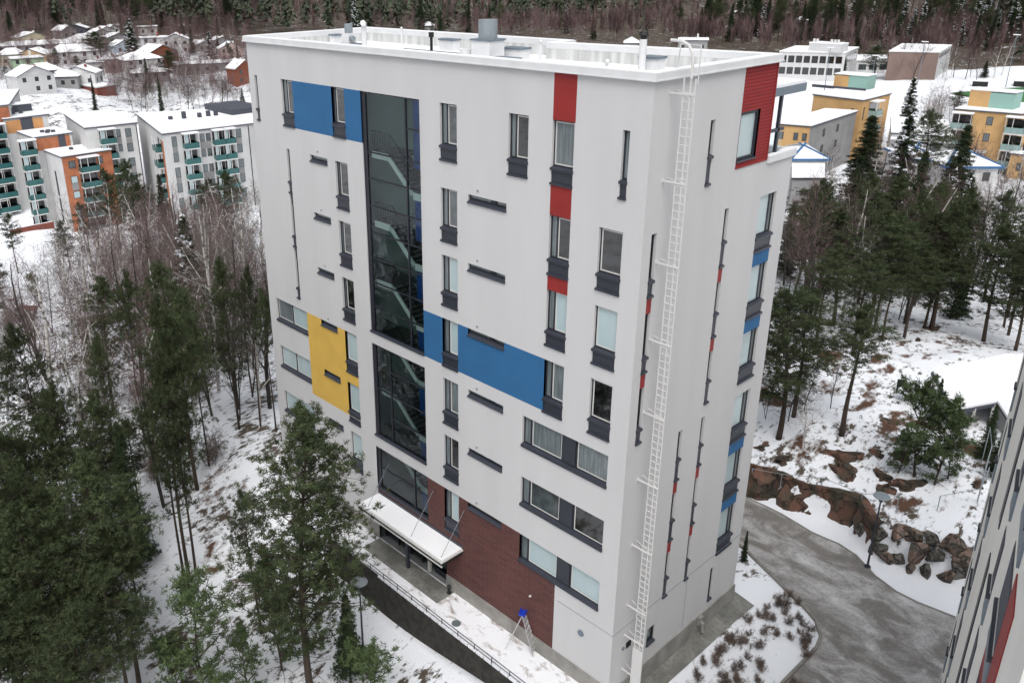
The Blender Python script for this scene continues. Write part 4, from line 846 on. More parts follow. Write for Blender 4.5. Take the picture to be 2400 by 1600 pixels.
# ================================================================== TREES: one mesh per variant, trunk and crown
def rv(r_, s=1.): return np.array([r_.gauss(0, s), r_.gauss(0, s), r_.gauss(0, s)])
class TB:   # fast triangle soup with a tint per vertex
    def __init__(s): s.V = []; s.T = []
    def add(s, tri, tint): s.V.append(tri); s.T.append(tint)
    def mesh(s, name, m):
        V = np.concatenate(s.V).reshape(-1, 3).astype(np.float32); T = np.concatenate(s.T); n = len(V)
        me = bpy.data.meshes.new(name); me.vertices.add(n); me.vertices.foreach_set('co', V.ravel()); me.loops.add(n); me.loops.foreach_set('vertex_index', np.arange(n, dtype=np.int32))
        me.polygons.add(n//3); me.polygons.foreach_set('loop_start', np.arange(0, n, 3, dtype=np.int32)); me.polygons.foreach_set('loop_total', np.full(n//3, 3, dtype=np.int32))
        ca = me.color_attributes.new('tint', 'FLOAT_COLOR', 'POINT'); c = np.ones((n, 4), np.float32); c[:, 0] = np.repeat(T, 3); ca.data.foreach_set('color', c.ravel())
        me.update(); me.materials.append(m); return me
def blades(c, n, length, width, up, g, spread=1.):
    """n needle blades radiating from centre points c (k,3)"""
    k = len(c); C_ = np.repeat(c, n, 0); d = g.normal(size=(k*n, 3))*spread; d[:, 2] = d[:, 2]*.6+up; d /= np.linalg.norm(d, axis=1)[:, None]+1e-9
    s = np.cross(d, g.normal(size=(k*n, 3))); s /= np.linalg.norm(s, axis=1)[:, None]+1e-9; L_ = length*g.uniform(.6, 1.25, (k*n, 1)); w_ = width*g.uniform(.7, 1.3, (k*n, 1))
    o = C_+g.normal(size=(k*n, 3))*length*.28
    return np.stack([o-s*w_, o+s*w_, o+d*L_], 1)
def limb(mb, a, b_, r0, r1, r_, n=4, bend=.08, sides=5):
    a = np.array(a, float); b_ = np.array(b_, float); Lg = np.linalg.norm(b_-a); pts = [a+(b_-a)*i/n+(rv(r_, bend*Lg*.5) if 0 < i < n else 0) for i in range(n+1)]
    mb.tube([tuple(p) for p in pts], [r0+(r1-r0)*i/n for i in range(n+1)], sides, cap=False); return pts
# pine: bare stem below, uneven open crown of limbs that carry needle clumps
def make_pine(name, seed, Ht=15., crown=.55, wid=2.9, dens=1., mate='pine_needles', lean=.03, blade=.25, bw=.024, nb=17):
    r_ = random.Random(seed); g = np.random.default_rng(seed); tb = TB(); mb = MB().mat(MT['trunk_pine'])
    lx, ly = r_.gauss(0, lean)*Ht, r_.gauss(0, lean)*Ht
    ax = lambda f: np.array([lx*f*f+.12*math.sin(f*5+seed), ly*f*f+.12*math.cos(f*4+seed), f*Ht])
    mb.tube([tuple(ax(i/14)) for i in range(15)], [max(.02, (.17-.155*(i/14)**.9)*Ht/13) for i in range(15)], 8)
    z0 = 1-crown; n = int(46*dens)
    for i in range(n):
        f = z0+(1-z0)*((i+r_.random())/n)**.85; q = (f-z0)/(1-z0)
        prof = (math.sin(min(1, q*1.35+.12)*PI*.62)**.8)*(1-q**3.2)+.10
        Lg = wid*prof*r_.uniform(.55, 1.18); a = r_.uniform(0, 2*PI)
        b0 = ax(f); tip = b0+np.array([math.cos(a)*Lg, math.sin(a)*Lg, Lg*r_.uniform(.0, .45)+q*.7])
        pts = limb(mb, b0, tip, .045*(1.3-q), .012, r_, 4)
        C_ = []
        for t in np.arange(.28, 1.01, .085/ max(.4, Lg/2.4)):
            p = b0+(tip-b0)*t; sp_ = Lg*.30*(1.15-t*.6)
            for _ in range(2 if t < .5 else 3): C_.append(p+np.array([r_.gauss(0, sp_), r_.gauss(0, sp_), abs(r_.gauss(0, .16))+.02]))
            if r_.random() < .5: limb(mb, p, C_[-1], .016, .007, r_, 1, 0, 3)
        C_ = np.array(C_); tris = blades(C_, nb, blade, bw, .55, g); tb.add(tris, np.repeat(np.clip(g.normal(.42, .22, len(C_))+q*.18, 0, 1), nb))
    # ragged leader shoots
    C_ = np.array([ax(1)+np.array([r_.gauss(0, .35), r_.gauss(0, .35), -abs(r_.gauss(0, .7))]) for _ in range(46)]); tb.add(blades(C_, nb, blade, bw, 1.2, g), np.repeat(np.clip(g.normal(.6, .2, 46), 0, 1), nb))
    for _ in range(9):   # dead snags below the crown
        f = r_.uniform(z0*.45, z0); a = r_.uniform(0, 2*PI); limb(mb, ax(f), ax(f)+np.array([math.cos(a), math.sin(a), -.1])*r_.uniform(.5, 1.6), .02, .006, r_, 2, .1, 3)
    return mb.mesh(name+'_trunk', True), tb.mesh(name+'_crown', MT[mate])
def make_spruce(name, seed, Ht=18., wid=2.6, snow=.0, base=.08):
    r_ = random.Random(seed); g = np.random.default_rng(seed); tb = TB(); ts = TB(); mb = MB().mat(MT['trunk_dark'])
    mb.tube([(0, 0, Ht*i/8) for i in range(9)], [max(.02, .17*(1-i/8)) for i in range(9)], 7)
    n = int(Ht*15)
    for i in range(n):
        f = base+(1-base)*(i+r_.random())/n; q = (f-base)/(1-base); Lg = wid*((1-q)**.82)*r_.uniform(.62, 1.12)+.12; a = r_.uniform(0, 2*PI); dr = np.array([math.cos(a), math.sin(a), 0])
        b0 = np.array([0, 0, f*Ht]); k = max(3, int(Lg*5)); t = np.linspace(.15, 1, k)[:, None]; sag = Lg*.38*(1-q*.6)
        C_ = b0+dr*Lg*t+np.array([0, 0, 1])*(-sag*t+sag*.45*t**3)+g.normal(size=(k, 3))*np.array([.1, .1, .04])*Lg*.4
        side = np.cross(dr, [0, 0, 1]); w2 = np.repeat(C_, 2, 0)+side*g.normal(size=(2*k, 1))*.24*Lg*(1.1-np.repeat(t, 2, 0)*.7); w2[:, 2] -= .05
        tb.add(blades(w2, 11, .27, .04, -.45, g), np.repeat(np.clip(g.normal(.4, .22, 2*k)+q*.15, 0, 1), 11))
        if snow and r_.random() < snow:
            j = C_[int(k*.5):]+np.array([0, 0, .10]); ts.add(blades(j, 5, .30, .15, .1, g, 1.), np.ones(len(j)*5))
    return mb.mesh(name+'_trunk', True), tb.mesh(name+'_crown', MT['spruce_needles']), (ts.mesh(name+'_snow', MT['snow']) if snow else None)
def ribbon(tb_or, a, b_, w0, w1, g, tint):
    pass
def make_bare(name, seed, Ht=13., bark='birch', twig='twigs_brown', spread=.42, dens=1., stems=1, tw=.012):
    r_ = random.Random(seed); g = np.random.default_rng(seed); tb = TB(); mb = MB().mat(MT[bark]); A = []
    def grow(a, d, Lg, r0, lv):
        d = d/np.linalg.norm(d); n = 3; p = a; pts = [p]
        for i in range(n):
            d = d+rv(r_, .07)+np.array([0, 0, .07 if lv else .0]); d = d/np.linalg.norm(d); p = p+d*Lg/n; pts.append(p)
        if lv <= 1: mb.tube([tuple(q) for q in pts], [r0*(1-.3*i/n) if lv == 0 else r0*(1-.6*i/n) for i in range(n+1)], 6 if lv == 0 else 4, cap=False)
        else:
            for i in range(n): A.append((pts[i], pts[i+1], r0*(1-.25*i)))
        if lv >= 4: return
        k = int((9, 7, 5, 4)[lv]*dens)
        for i in range(k):
            t = (i+r_.random())/k*(.75 if lv == 0 else .85)+(.25 if lv == 0 else .12); j = min(n-1, int(t*n)); q = pts[j]+(pts[j+1]-pts[j])*(t*n-j)
            ang = r_.uniform(0, 2*PI); sd = np.cross(d, [math.cos(ang), math.sin(ang), .2]); sd = sd/np.linalg.norm(sd)
            grow(q, d*.62+sd*r_.uniform(.45, .95)*(spread/.42)+np.array([0, 0, .12]), Lg*r_.uniform(.34, .52)*(1.1-t*.35 if lv == 0 else 1.15), max(.006, r0*.42*(1.1-t*.5)), lv+1)
        if lv == 0:
            grow(pts[-1], d+rv(r_, .1), Lg*.42, r0*.55, 1)
    for s in range(stems): grow(np.array([r_.gauss(0, .12*(stems > 1)), r_.gauss(0, .12*(stems > 1)), -.1]), np.array([r_.gauss(0, .04+.16*(stems > 1)), r_.gauss(0, .04+.16*(stems > 1)), 1]), Ht*.72, (.012*Ht if stems == 1 else .007*Ht), 0)
    a = np.array([x[0] for x in A]); b_ = np.array([x[1] for x in A]); w_ = np.maximum(np.array([x[2] for x in A])[:, None], tw)
    s = np.cross(b_-a, g.normal(size=a.shape)); s /= np.linalg.norm(s, axis=1)[:, None]+1e-9
    t_ = np.stack([a-s*w_, a+s*w_, b_+(b_-a)*.12], 1); tb.add(t_, np.clip(g.normal(.45, .3, len(a)), 0, 1))
    return mb.mesh(name+'_trunk', True), tb.mesh(name+'_twigs', MT[twig])
HERO = make_pine('front_pine', 21, 15, .80, 2.75, 2.5, blade=.20, bw=.021, nb=24)
PINES = [make_pine('pine', 1, 15, .60, 2.9, 1.15), make_pine('pine', 2, 15, .5, 2.6), make_pine('pine', 3, 15, .72, 3.2, 1.55), make_pine('pine', 4, 15, .42, 2.3, .9, lean=.05)]
YOUNG = [make_pine('young_pine', 8, 5., .92, 1.35, .6, 'young_needles', .02, .22), make_pine('young_pine', 9, 5., .85, 1.6, .55, 'young_needles', .05, .22)]
SPRUCES = [make_spruce('spruce', 1, 18, 2.7), make_spruce('spruce', 2, 18, 2.2, .0, .15), make_spruce('spruce', 3, 18, 3.0, .35)]
BARES = [make_bare('bare_tree', 1, 13), make_bare('bare_tree', 2, 13, 'trunk_dark', 'twigs_brown', .36), make_bare('bare_tree', 3, 13, 'birch', 'twigs_grey', .5), make_bare('bare_tree', 4, 10, 'trunk_dark', 'twigs_grey', .6, .9, 2)]
SHRUBS = [make_bare('shrub', 5, 1.5, 'trunk_dark', 'twigs_shrub', .9, .8, 6, .008), make_bare('shrub', 6, 1.8, 'trunk_dark', 'twigs_shrub', 1.1, .8, 7, .008)]
def inst(kind, var, x, y, s, label, group, rz=None, sxy=1., z=None):
    src, nm, cat = {'hero': ([HERO], 'pine_tree', 'pine'), 'pine': (PINES, 'pine_tree', 'pine'), 'spruce': (SPRUCES, 'spruce_tree', 'spruce'), 'bare': (BARES, 'bare_tree', 'tree'), 'young': (YOUNG, 'young_pine', 'pine'), 'shrub': (SHRUBS, 'bare_shrub', 'shrub')}[kind]
    v = src[var % len(src)]; t = empty(nm, (x, y, (h1(x, y) if z is None else z)-.08), random.uniform(0, 6.28) if rz is None else rz, label, cat, group); t.scale = (s*sxy, s*sxy, s)
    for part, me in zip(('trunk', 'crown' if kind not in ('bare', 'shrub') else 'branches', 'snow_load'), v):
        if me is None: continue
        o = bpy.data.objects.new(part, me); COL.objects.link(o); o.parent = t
    return t
BASEH = {'hero': 15., 'pine': 15., 'spruce': 18., 'bare': 13., 'young': 5., 'shrub': 1.7}
ORD = ['first', 'second', 'third', 'fourth', 'fifth', 'sixth', 'seventh', 'eighth', 'ninth', 'tenth', 'eleventh', 'twelfth', 'thirteenth', 'fourteenth', 'fifteenth', 'sixteenth', 'seventeenth', 'eighteenth', 'nineteenth', 'twentieth']
ORD += ['twenty '+o for o in ORD[:9]]+['thirtieth']+['thirty '+o for o in ORD[:9]]+['fortieth']+['forty '+o for o in ORD[:9]]+['fiftieth']+['fifty '+o for o in ORD[:9]]+['sixtieth']+['sixty '+o for o in ORD[:9]]+['seventieth']+['seventy '+o for o in ORD[:9]]+['eightieth']+['eighty '+o for o in ORD[:9]]
def in_tower(x, y, m=1.): return -26-m < x < m+.6 and -2.6-m*.3 < y < 10.4+m
# near trees that the photo shows one by one: kind, variant, top pixel x, y, height, width factor, look
NEAR = [
 # left of the tower: kind, variant, top y, base x, base y, width factor, look
 ('hero', 0, 992, 730, 1640, 1.0, 'large dark pine rising in front of the yellow panel, crown above the canopy'),
 ('pine', 2, 784, 150, 1240, 0.78, 'broad pine with two dark crown lobes at the left, below the red bench'),
 ('pine', 1, 656, 340, 1040, 0.50, 'tall slender pine left of centre in the wood with a bare lower stem'),
 ('pine', 2, 742, 445, 1357, 0.60, 'middle stem of the three stemmed clump, its wide crown highest'),
 ('pine', 1, 870, 431, 1352, 0.50, 'left leaning stem of the three stemmed clump'),
 ('pine', 3, 800, 459, 1349, 0.48, 'right stem of the three stemmed clump'),
 ('pine', 3, 806, 290, 1180, 0.48, 'thin pine with a small crown between two broad ones'),
 ('pine', 2, 628, 560, 1005, 0.55, 'tall narrow bright green pine standing alone near the tower corner'),
 ('spruce', 2, 505, 470, 850, 1.1, 'big snow dusted spruce in the middle of the left wood'),
 ('pine', 0, 505, 43, 640, 0.81, 'pine with snowy boughs on open snow at the left edge, by the red fence'),
 ('pine', 2, 612, 6, 770, 0.74, 'cropped pine at the left picture edge above the bare birches'),
 ('pine', 2, 925, 100, 1430, 0.88, 'heavy dark pine filling the left edge at mid height'),
 ('pine', 0, 955, 20, 1450, 0.88, 'dark pine at the far left edge behind the low bright one'),
 ('pine', 2, 1085, 260, 1560, 1.01, 'very broad dark pine in the lower left of the picture'),
 ('pine', 0, 1075, 80, 1580, 0.97, 'dark pine left of the very broad one in the lower left'),
 ('spruce', 0, 985, 330, 1330, .8, 'near black spruce right of the lower left mass of pines'),
 ('pine', 2, 1225, 150, 1700, 0.97, 'low wide pine crown at the lower left, half in shade'),
 ('pine', 0, 1255, 330, 1620, 0.97, 'dark low pine at the foot of the rocky slope'),
 ('young', 0, 1395, 110, 1660, 1.1, 'small bright yellow green pine near the bottom left corner'),
 ('pine', 2, 1330, 20, 1760, 0.97, 'broad low pine in the bottom left corner'),
 ('pine', 0, 1430, 225, 1800, 1.06, 'low dark pine cut by the bottom edge at the left'),
 ('young', 1, 1385, 490, 1650, .9, 'small loose young pine on the snow left of the large front pine'),
 ('young', 0, 1490, 585, 1640, 1.0, 'little snow flecked young pine at the bottom, on the rocky snow'),
 ('young', 1, 1510, 425, 1670, 1.0, 'sparse young pine at the bottom edge, third of the saplings'),
 ('young', 0, 1330, 655, 1570, .8, 'blue green young pine just left of the large front pine stem'),
 ('pine', 3, 1160, 610, 1480, 0.70, 'thin crooked pine leaning beside the large front pine'),
 ('spruce', 1, 1390, 822, 1600, 1.3, 'short dark spruce right of the large front pine, near the lamp post'),
 ('young', 1, 1530, 880, 1680, 1.2, 'bright green young pine at the bottom edge right of the lamp post'),
 ('pine', 1, 905, 190, 1280, 0.70, 'slim pine behind the heavy dark left edge pine'),
 ('spruce', 0, 560, 372, 770, .7, 'dark slim spruce left of the snow dusted one'),
 ('pine', 3, 755, 490, 1090, 0.52, 'thin dark stemmed pine behind the bright narrow one'),
 ('pine', 3, 690, 646, 1012, 0.44, 'thin pine stem touching the left edge of the tower'),
 ('pine', 3, 640, 612, 1000, 0.44, 'slender reddish pine just left of the tower, crown small'),
 # by the orange and white flats
 ('pine', 2, 384, 330, 610, 1.1, 'dark green pine covering the corner between the orange block and the white flats'),
 ('pine', 0, 405, 288, 610, 1.0, 'darker pine left of the one at the orange block corner'),
 ('pine', 0, 478, 215, 610, 1.0, 'pine in front of the orange facade near its foot'),
 ('pine', 2, 520, 165, 635, 1.0, 'low pine in front of the narrow white facade'),
 ('pine', 2, 412, 535, 590, 1.2, 'round dark pine in front of the long white flats'),
 ('pine', 0, 425, 500, 600, 1.0, 'dark pine beside the round one before the long white flats'),
 ('pine', 1, 430, 362, 620, 1.0, 'pine with snow on its boughs below the white flats'),
 ('spruce', 0, 408, 402, 640, .8, 'dark spruce in front of the dark red stair of the white flats'),
 # beyond the flats and in the house hill
 ('spruce', 0, 176, 226, 266, .5, 'narrow black spruce standing before the red brick building'),
 ('spruce', 0, 172, 380, 266, .5, 'very narrow black spruce in the bare thicket behind the white flats'),
 ('pine', 2, 78, 240, 150, 2.3, 'big dark pine among the white houses on the hill'),
 ('spruce', 2, 45, 315, 150, 1.6, 'tall spruce with snowy boughs between the white houses'),
 ('pine', 2, 132, 185, 162, 2.6, 'round dark pine in front of the large white house'),
 ('spruce', 0, 25, 30, 98, 1.6, 'large near black spruce at the left on the forest edge'),
 ('spruce', 0, 70, 452, 128, 1.3, 'dark spruce left of two near the pink house'),
 ('spruce', 2, 75, 496, 150, 1.5, 'dark spruce right of two near the pink house'),
 ('pine', 2, 122, 400, 196, 1.7, 'olive pine right in front of the rust red house'),
 ('spruce', 0, 148, 508, 168, 1.0, 'small dark spruce before the long garage roof'),
 ('spruce', 2, 205, 570, 255, 1.2, 'snowy spruce touching the upper left edge of the tower'),
 # right of the tower
 ('spruce', 0, 270, 1998, 555, 1.45, 'huge dark spruce right of the tower, the largest of the right wood'),
 ('spruce', 2, 270, 2082, 560, 1.1, 'dark spruce with snow on its boughs, right of the huge one'),
 ('spruce', 2, 182, 2116, 335, 1.2, 'slender snow speckled spruce rising highest, before the hillside snow'),
 ('pine', 1, 275, 2140, 520, 1.2, 'dark pine left of the tall birch'),
 ('spruce', 0, 292, 2212, 570, 1.2, 'tall dark spruce whose top stands before the ochre block'),
 ('pine', 1, 216, 2232, 290, 1.6, 'small leaning dark conifer on the snow left of the ochre block'),
 ('pine', 2, 420, 2062, 690, 1.1, 'green pine in the middle of the right wood with a round top'),
 ('pine', 0, 512, 2030, 790, 1.1, 'brownish green pine in front of the huge spruce'),
 ('pine', 2, 508, 1950, 760, 1.1, 'wide green pine nearest the huge spruce on its left'),
 ('pine', 2, 436, 1915, 690, 1.1, 'flat topped pine in the right wood near the tower'),
 ('pine', 2, 515, 2178, 770, 1.1, 'broad brown green pine right of the round topped one'),
 ('spruce', 0, 566, 2240, 750, .9, 'dark conifer at the right side of the wood before the open snow'),
 ('spruce', 0, 470, 1838, 650, 1.0, 'near black spruce hugging the right edge of the tower'),
 ('pine', 0, 590, 1905, 830, .9, 'olive pine with a bare stem beside the black spruce'),
 ('pine', 2, 694, 1822, 1030, 1.15, 'large dark pine low beside the tower, its stem near the rock face'),
 ('pine', 0, 690, 1864, 976, 1.0, 'brown stemmed pine right of the large low one'),
 ('pine', 3, 730, 1976, 1018, 1.15, 'pine with a bright side bough and a single dark stem'),
 ('pine', 2, 545, 2303, 800, 1.1, 'large pine near the right edge, left of two dark stems on the snow'),
 ('pine', 2, 585, 2376, 822, 1.0, 'large pine near the right edge, right of two dark stems on the snow'),
 ('pine', 1, 430, 2396, 700, 1.0, 'tall pine cropped by the right picture edge'),
 ('pine', 2, 470, 1885, 700, 1.0, 'green pine at the back behind the flat topped one'),
 ('pine', 1, 600, 2116, 792, 1.0, 'leaning red stemmed pine in the front row of the right wood'),
 ('pine', 1, 610, 2066, 795, .9, 'dark straight stemmed pine in the front row of the right wood'),
 ('pine', 0, 600, 1995, 830, .9, 'dense green pine behind the bright boughed one'),
 ('pine', 2, 598, 2165, 770, 1.0, 'reddish pine at the right end of the front row'),
 ('young', 1, 915, 2137, 1112, 1.1, 'young pine with a forked stem left of the pavilion'),
 ('young', 0, 950, 2196, 1136, 1.0, 'green young pine directly in front of the pavilion eave'),
 ('young', 0, 985, 2218, 1120, .9, 'young pine third from the left in front of the pavilion'),
 ('young', 1, 1020, 2105, 1110, 1.3, 'small young pine at the rock edge below the garden chairs'),
 ('spruce', 1, 885, 2185, 1000, .8, 'dark hedge like conifer behind the young pines at the pavilion corner'),
 ('spruce', 0, 945, 2306, 1075, .9, 'dark narrow conifer inside the pavilion court'),
 ('spruce', 1, 1000, 2330, 1120, 1.2, 'dark conifer between the pavilion and the neighbouring tower'),
 ('spruce', 0, 1240, 1742, 1316, .7, 'dark evergreen bush at the rear corner of the tower by the road'),
 # valley to the right
 ('spruce', 0, 132, 1974, 190, 1.2, 'dark spruce standing between the school and the brown hall'),
 ('pine', 2, 112, 2048, 186, 2.2, 'broad dark pine in front of the school annex'),
 ('spruce', 0, 142, 2306, 182, 1.8, 'single conical spruce on the snow by the football field'),
]
def grow_to(p, ty):
    lo, hi = .5, 40.
    for _ in range(30):
        m_ = (lo+hi)/2
        if pix((p[0], p[1], p[2]+m_))[1] > ty: lo = m_
        else: hi = m_
    return lo
for kd, vr, ty, bx_, by_, wf, lb in NEAR:
    p = hit(bx_, by_)
    if in_tower(p[0], p[1], .3): print('IN TOWER', lb)
    Ht = grow_to(p, ty); s_ = Ht/BASEH[kd]; w_ = wf*(1 if np.hypot(p[0]-16, p[1]+24) > 150 or kd != 'pine' else (13/Ht)**.35)
    print('TREE', round(Ht, 1), np.round(p, 1), lb[:40])
    inst(kd, vr, p[0], p[1], s_, lb, 'conifers standing round the tower', sxy=w_*(1.22 if bx_ > 1800 and kd != 'young' and np.hypot(p[0]-16, p[1]+24) < 150 else 1))
# scattered trees placed where their feet stand in the view
BAKE = []
def scatter(n, rect, kinds, hs, where, group, ordlabel=False, minsep=0, seed=0, look=None, noblock=None, bake=False):
    r_ = random.Random(seed); done = []; tries = 0
    while len(done) < n and tries < n*30:
        tries += 1; px, py = r_.uniform(rect[0], rect[2]), r_.uniform(rect[1], rect[3]); p = hit(px, py)
        if in_tower(p[0], p[1], .8): continue
        if any(math.hypot(p[0]-q[0], p[1]-q[1]) < minsep for q in done): continue
        if noblock and noblock(p): continue
        kd = r_.choices([k[0] for k in kinds], [k[1] for k in kinds])[0]; Ht = r_.uniform(*hs)*(1.25 if kd == 'spruce' else 1)
        done.append((p[0], p[1], px, kd, Ht, r_.randrange(4)))
    done.sort(key=lambda q: q[2]); c = {}
    for x, y, px, kd, Ht, vr in done:
        if bake and kd == 'bare': BAKE.append((x, y, Ht/13., vr)); continue
        c[kd] = c.get(kd, 0)+1
        nmk = {'bare': 'bare leafless tree', 'pine': 'green pine', 'spruce': 'dark spruce', 'shrub': 'bare brown shrub', 'young': 'young pine'}[kd]
        lb = f"{ORD[c[kd]-1]} {nmk} from the left {where}" if ordlabel and c[kd] <= len(ORD) else f"{nmk} {where}"
        inst(kd, vr, x, y, Ht/BASEH[kd], lb, group if ordlabel else f"{nmk}s {where}", sxy=r_.uniform(.8, 1.15))
scatter(14, (0, 700, 260, 960), [('bare', 1)], (8, 12), 'on the open left slope', 'bare trees of the left wood', True, 2, 1)
scatter(70, (230, 600, 610, 880), [('bare', 1)], (9, 14), 'in the thicket below the flats', 'bare trees of the left wood', True, 1.2, 2)
scatter(20, (430, 640, 640, 990), [('bare', 1)], (10, 14), 'by the tower left edge', 'bare trees of the left wood', True, 1.5, 3)
scatter(14, (120, 900, 480, 1200), [('bare', .5), ('pine', .5)], (9, 13), 'in the lower left wood', 'trees of the lower left wood', True, 2, 4)
scatter(16, (0, 1250, 340, 1760), [('pine', 1)], (6, 10), 'in the dark bottom left mass', 'trees of the lower left wood', True, 2, 14)
scatter(22, (1830, 640, 2300, 780), [('bare', .85), ('pine', .15)], (8, 13), 'in the right wood', 'bare trees of the right wood', True, 1.5, 5)
scatter(14, (1830, 520, 2400, 640), [('bare', 1)], (9, 13), 'by the blue roofs', 'bare trees of the right wood', True, 2, 6)
scatter(20, (1850, 640, 2380, 790), [('pine', .9), ('spruce', .1)], (9, 12), 'filling the right wood', 'conifers filling the right wood', True, 2.2, 25)
scatter(26, (0, 700, 560, 1150), [('young', .5), ('shrub', .5)], (1.5, 3.5), 'as undergrowth in the left wood', 'undergrowth of the left wood', False, 1.5, 26)
scatter(380, (0, 66, 590, 215), [('bare', 1)], (6, 10), 'among the gardens of the house hill', 'garden trees on the house hill', False, 2, 27, bake=True, noblock=lambda p: any((p[0]-at_d((h[0]+h[1])/2, h[3], HD(h[3]))[0])**2+(p[1]-at_d((h[0]+h[1])/2, h[3], HD(h[3]))[1])**2 < 50 for h in HOUSES))
scatter(8, (1780, 900, 1960, 1060), [('bare', 1)], (3, 5), 'above the rock face', 'bare trees of the right wood', True, 1, 7)
scatter(50, (275, 205, 590, 262), [('bare', .93), ('pine', .07)], (6, 9.5), 'in the bare thicket behind the white flats', 'thicket behind the white flats', False, 1, 8)
scatter(80, (250, 178, 590, 250), [('bare', 1)], (6, 9), 'behind the flats', 'x', False, 1, 28, bake=True)
scatter(60, (1850, 88, 2400, 130), [('bare', .6), ('spruce', .2), ('pine', .2)], (8, 13), 'around the school and the hall', 'far trees around the school', False, 3, 29, bake=True)
scatter(34, (0, 70, 590, 215), [('bare', .75), ('pine', .12), ('spruce', .13)], (5, 8), 'between the houses on the hill', 'garden trees on the house hill', False, 3, 9, noblock=lambda p: any((p[0]-at_d((h[0]+h[1])/2, h[3], HD(h[3]))[0])**2+(p[1]-at_d((h[0]+h[1])/2, h[3], HD(h[3]))[1])**2 < 80 for h in HOUSES))
scatter(90, (0, 36, 620, 76), [('bare', .6), ('pine', .2), ('spruce', .2)], (12, 17), 'at the forest edge above the houses', 'trees of the forest edge above the houses', False, 3, 10, bake=True)
scatter(80, (600, 56, 1700, 110), [('bare', .68), ('pine', .18), ('spruce', .14)], (9, 14), 'in the far belt behind the tower roof', 'far trees behind the tower roof', False, 3, 11, bake=True)
scatter(100, (1640, 60, 2400, 100), [('bare', .25), ('pine', .3), ('spruce', .45)], (12, 17), 'in the dark belt behind the school', 'far trees behind the school', False, 3, 12, bake=True)
scatter(16, (2080, 165, 2360, 196), [('bare', 1)], (8, 12), 'around the brown hall and the slope beside it', 'bare trees by the brown hall', False, 3, 13)
scatter(12, (2160, 290, 2240, 330), [('bare', 1)], (8, 11), 'on the snowy bank left of the ochre block', 'bare trees by the ochre blocks', False, 1.5, 15)
scatter(14, (1850, 380, 2080, 450), [('bare', 1)], (6, 9), 'between the blue edged roofs and the spruces', 'bare trees by the blue edged roofs', False, 1.5, 16)
scatter(12, (2230, 430, 2400, 520), [('bare', 1)], (8, 12), 'in front of the ochre block with balconies', 'bare trees by the ochre blocks', False, 1.5, 17)
# shrubs in the planting bed between the side wall and the road
r_ = random.Random(5); sh = []
for i in range(2500):
    x, y = r_.uniform(1.3, 4.9), r_.uniform(-.5, 14.5)
    if len(sh) >= 95: break
    poly = [(1.2, -1), (5.0, -1), (4.9, 8)]+[p for p in road_in[::-1] if p[1] > 8]+[(-2.5, 14.2), (-2.2, 11.6), (1.2, 11.2)]
    ins = False; j = len(poly)-1
    for k in range(len(poly)):
        if (poly[k][1] > y) != (poly[j][1] > y) and x < (poly[j][0]-poly[k][0])*(y-poly[k][1])/(poly[j][1]-poly[k][1])+poly[k][0]: ins = not ins
        j = k
    if ins and all(math.hypot(x-a, y-b_) > .3 for a, b_ in sh) and math.hypot(x-3.5, y-8.8) > 1.1: sh.append((x, y))
sh.sort(key=lambda p: -p[1])
for i, (x, y) in enumerate(sh): inst('shrub', i, x, y, r_.uniform(.28, .5), 'low bare brown shrub in the planting bed beside the tower', 'bare shrubs of the planting bed')
# far forest as one mass
g = np.random.default_rng(3); V = []; Tn = []; V2 = []; T2 = []
N_ = 13000; az = g.uniform(-12, 95, N_); D = 372+g.random(N_)**1.25*950
nb_ = 1400; az[:nb_] = g.uniform(125, 335, nb_); D[:nb_] = 48+g.random(nb_)*260
X = 16-np.sin(np.radians(az))*D; Y = -24+np.cos(np.radians(az))*D; Zg = H(X, Y)
j0 = nb_+500; xx = g.uniform(-110, 0, 500); yy = g.uniform(22, 190, 500); ok = []
for q in range(500):
    a_, b__, w__ = pix((xx[q], yy[q], float(H(xx[q:q+1], yy[q:q+1])[0])+12)); ok.append(760 < a_ < 1640 and b__ > 190)
ok = np.array(ok); X[nb_:j0][ok] = xx[ok]; Y[nb_:j0][ok] = yy[ok]; Zg = H(X, Y)
keep = np.ones(N_, bool)
con = vn(X, Y, 55, 21)+vn(X, Y, 14, 22)*.5+g.normal(0, .13, N_)+np.where((az < 14) & (az > -12), .14, -.03) > .06
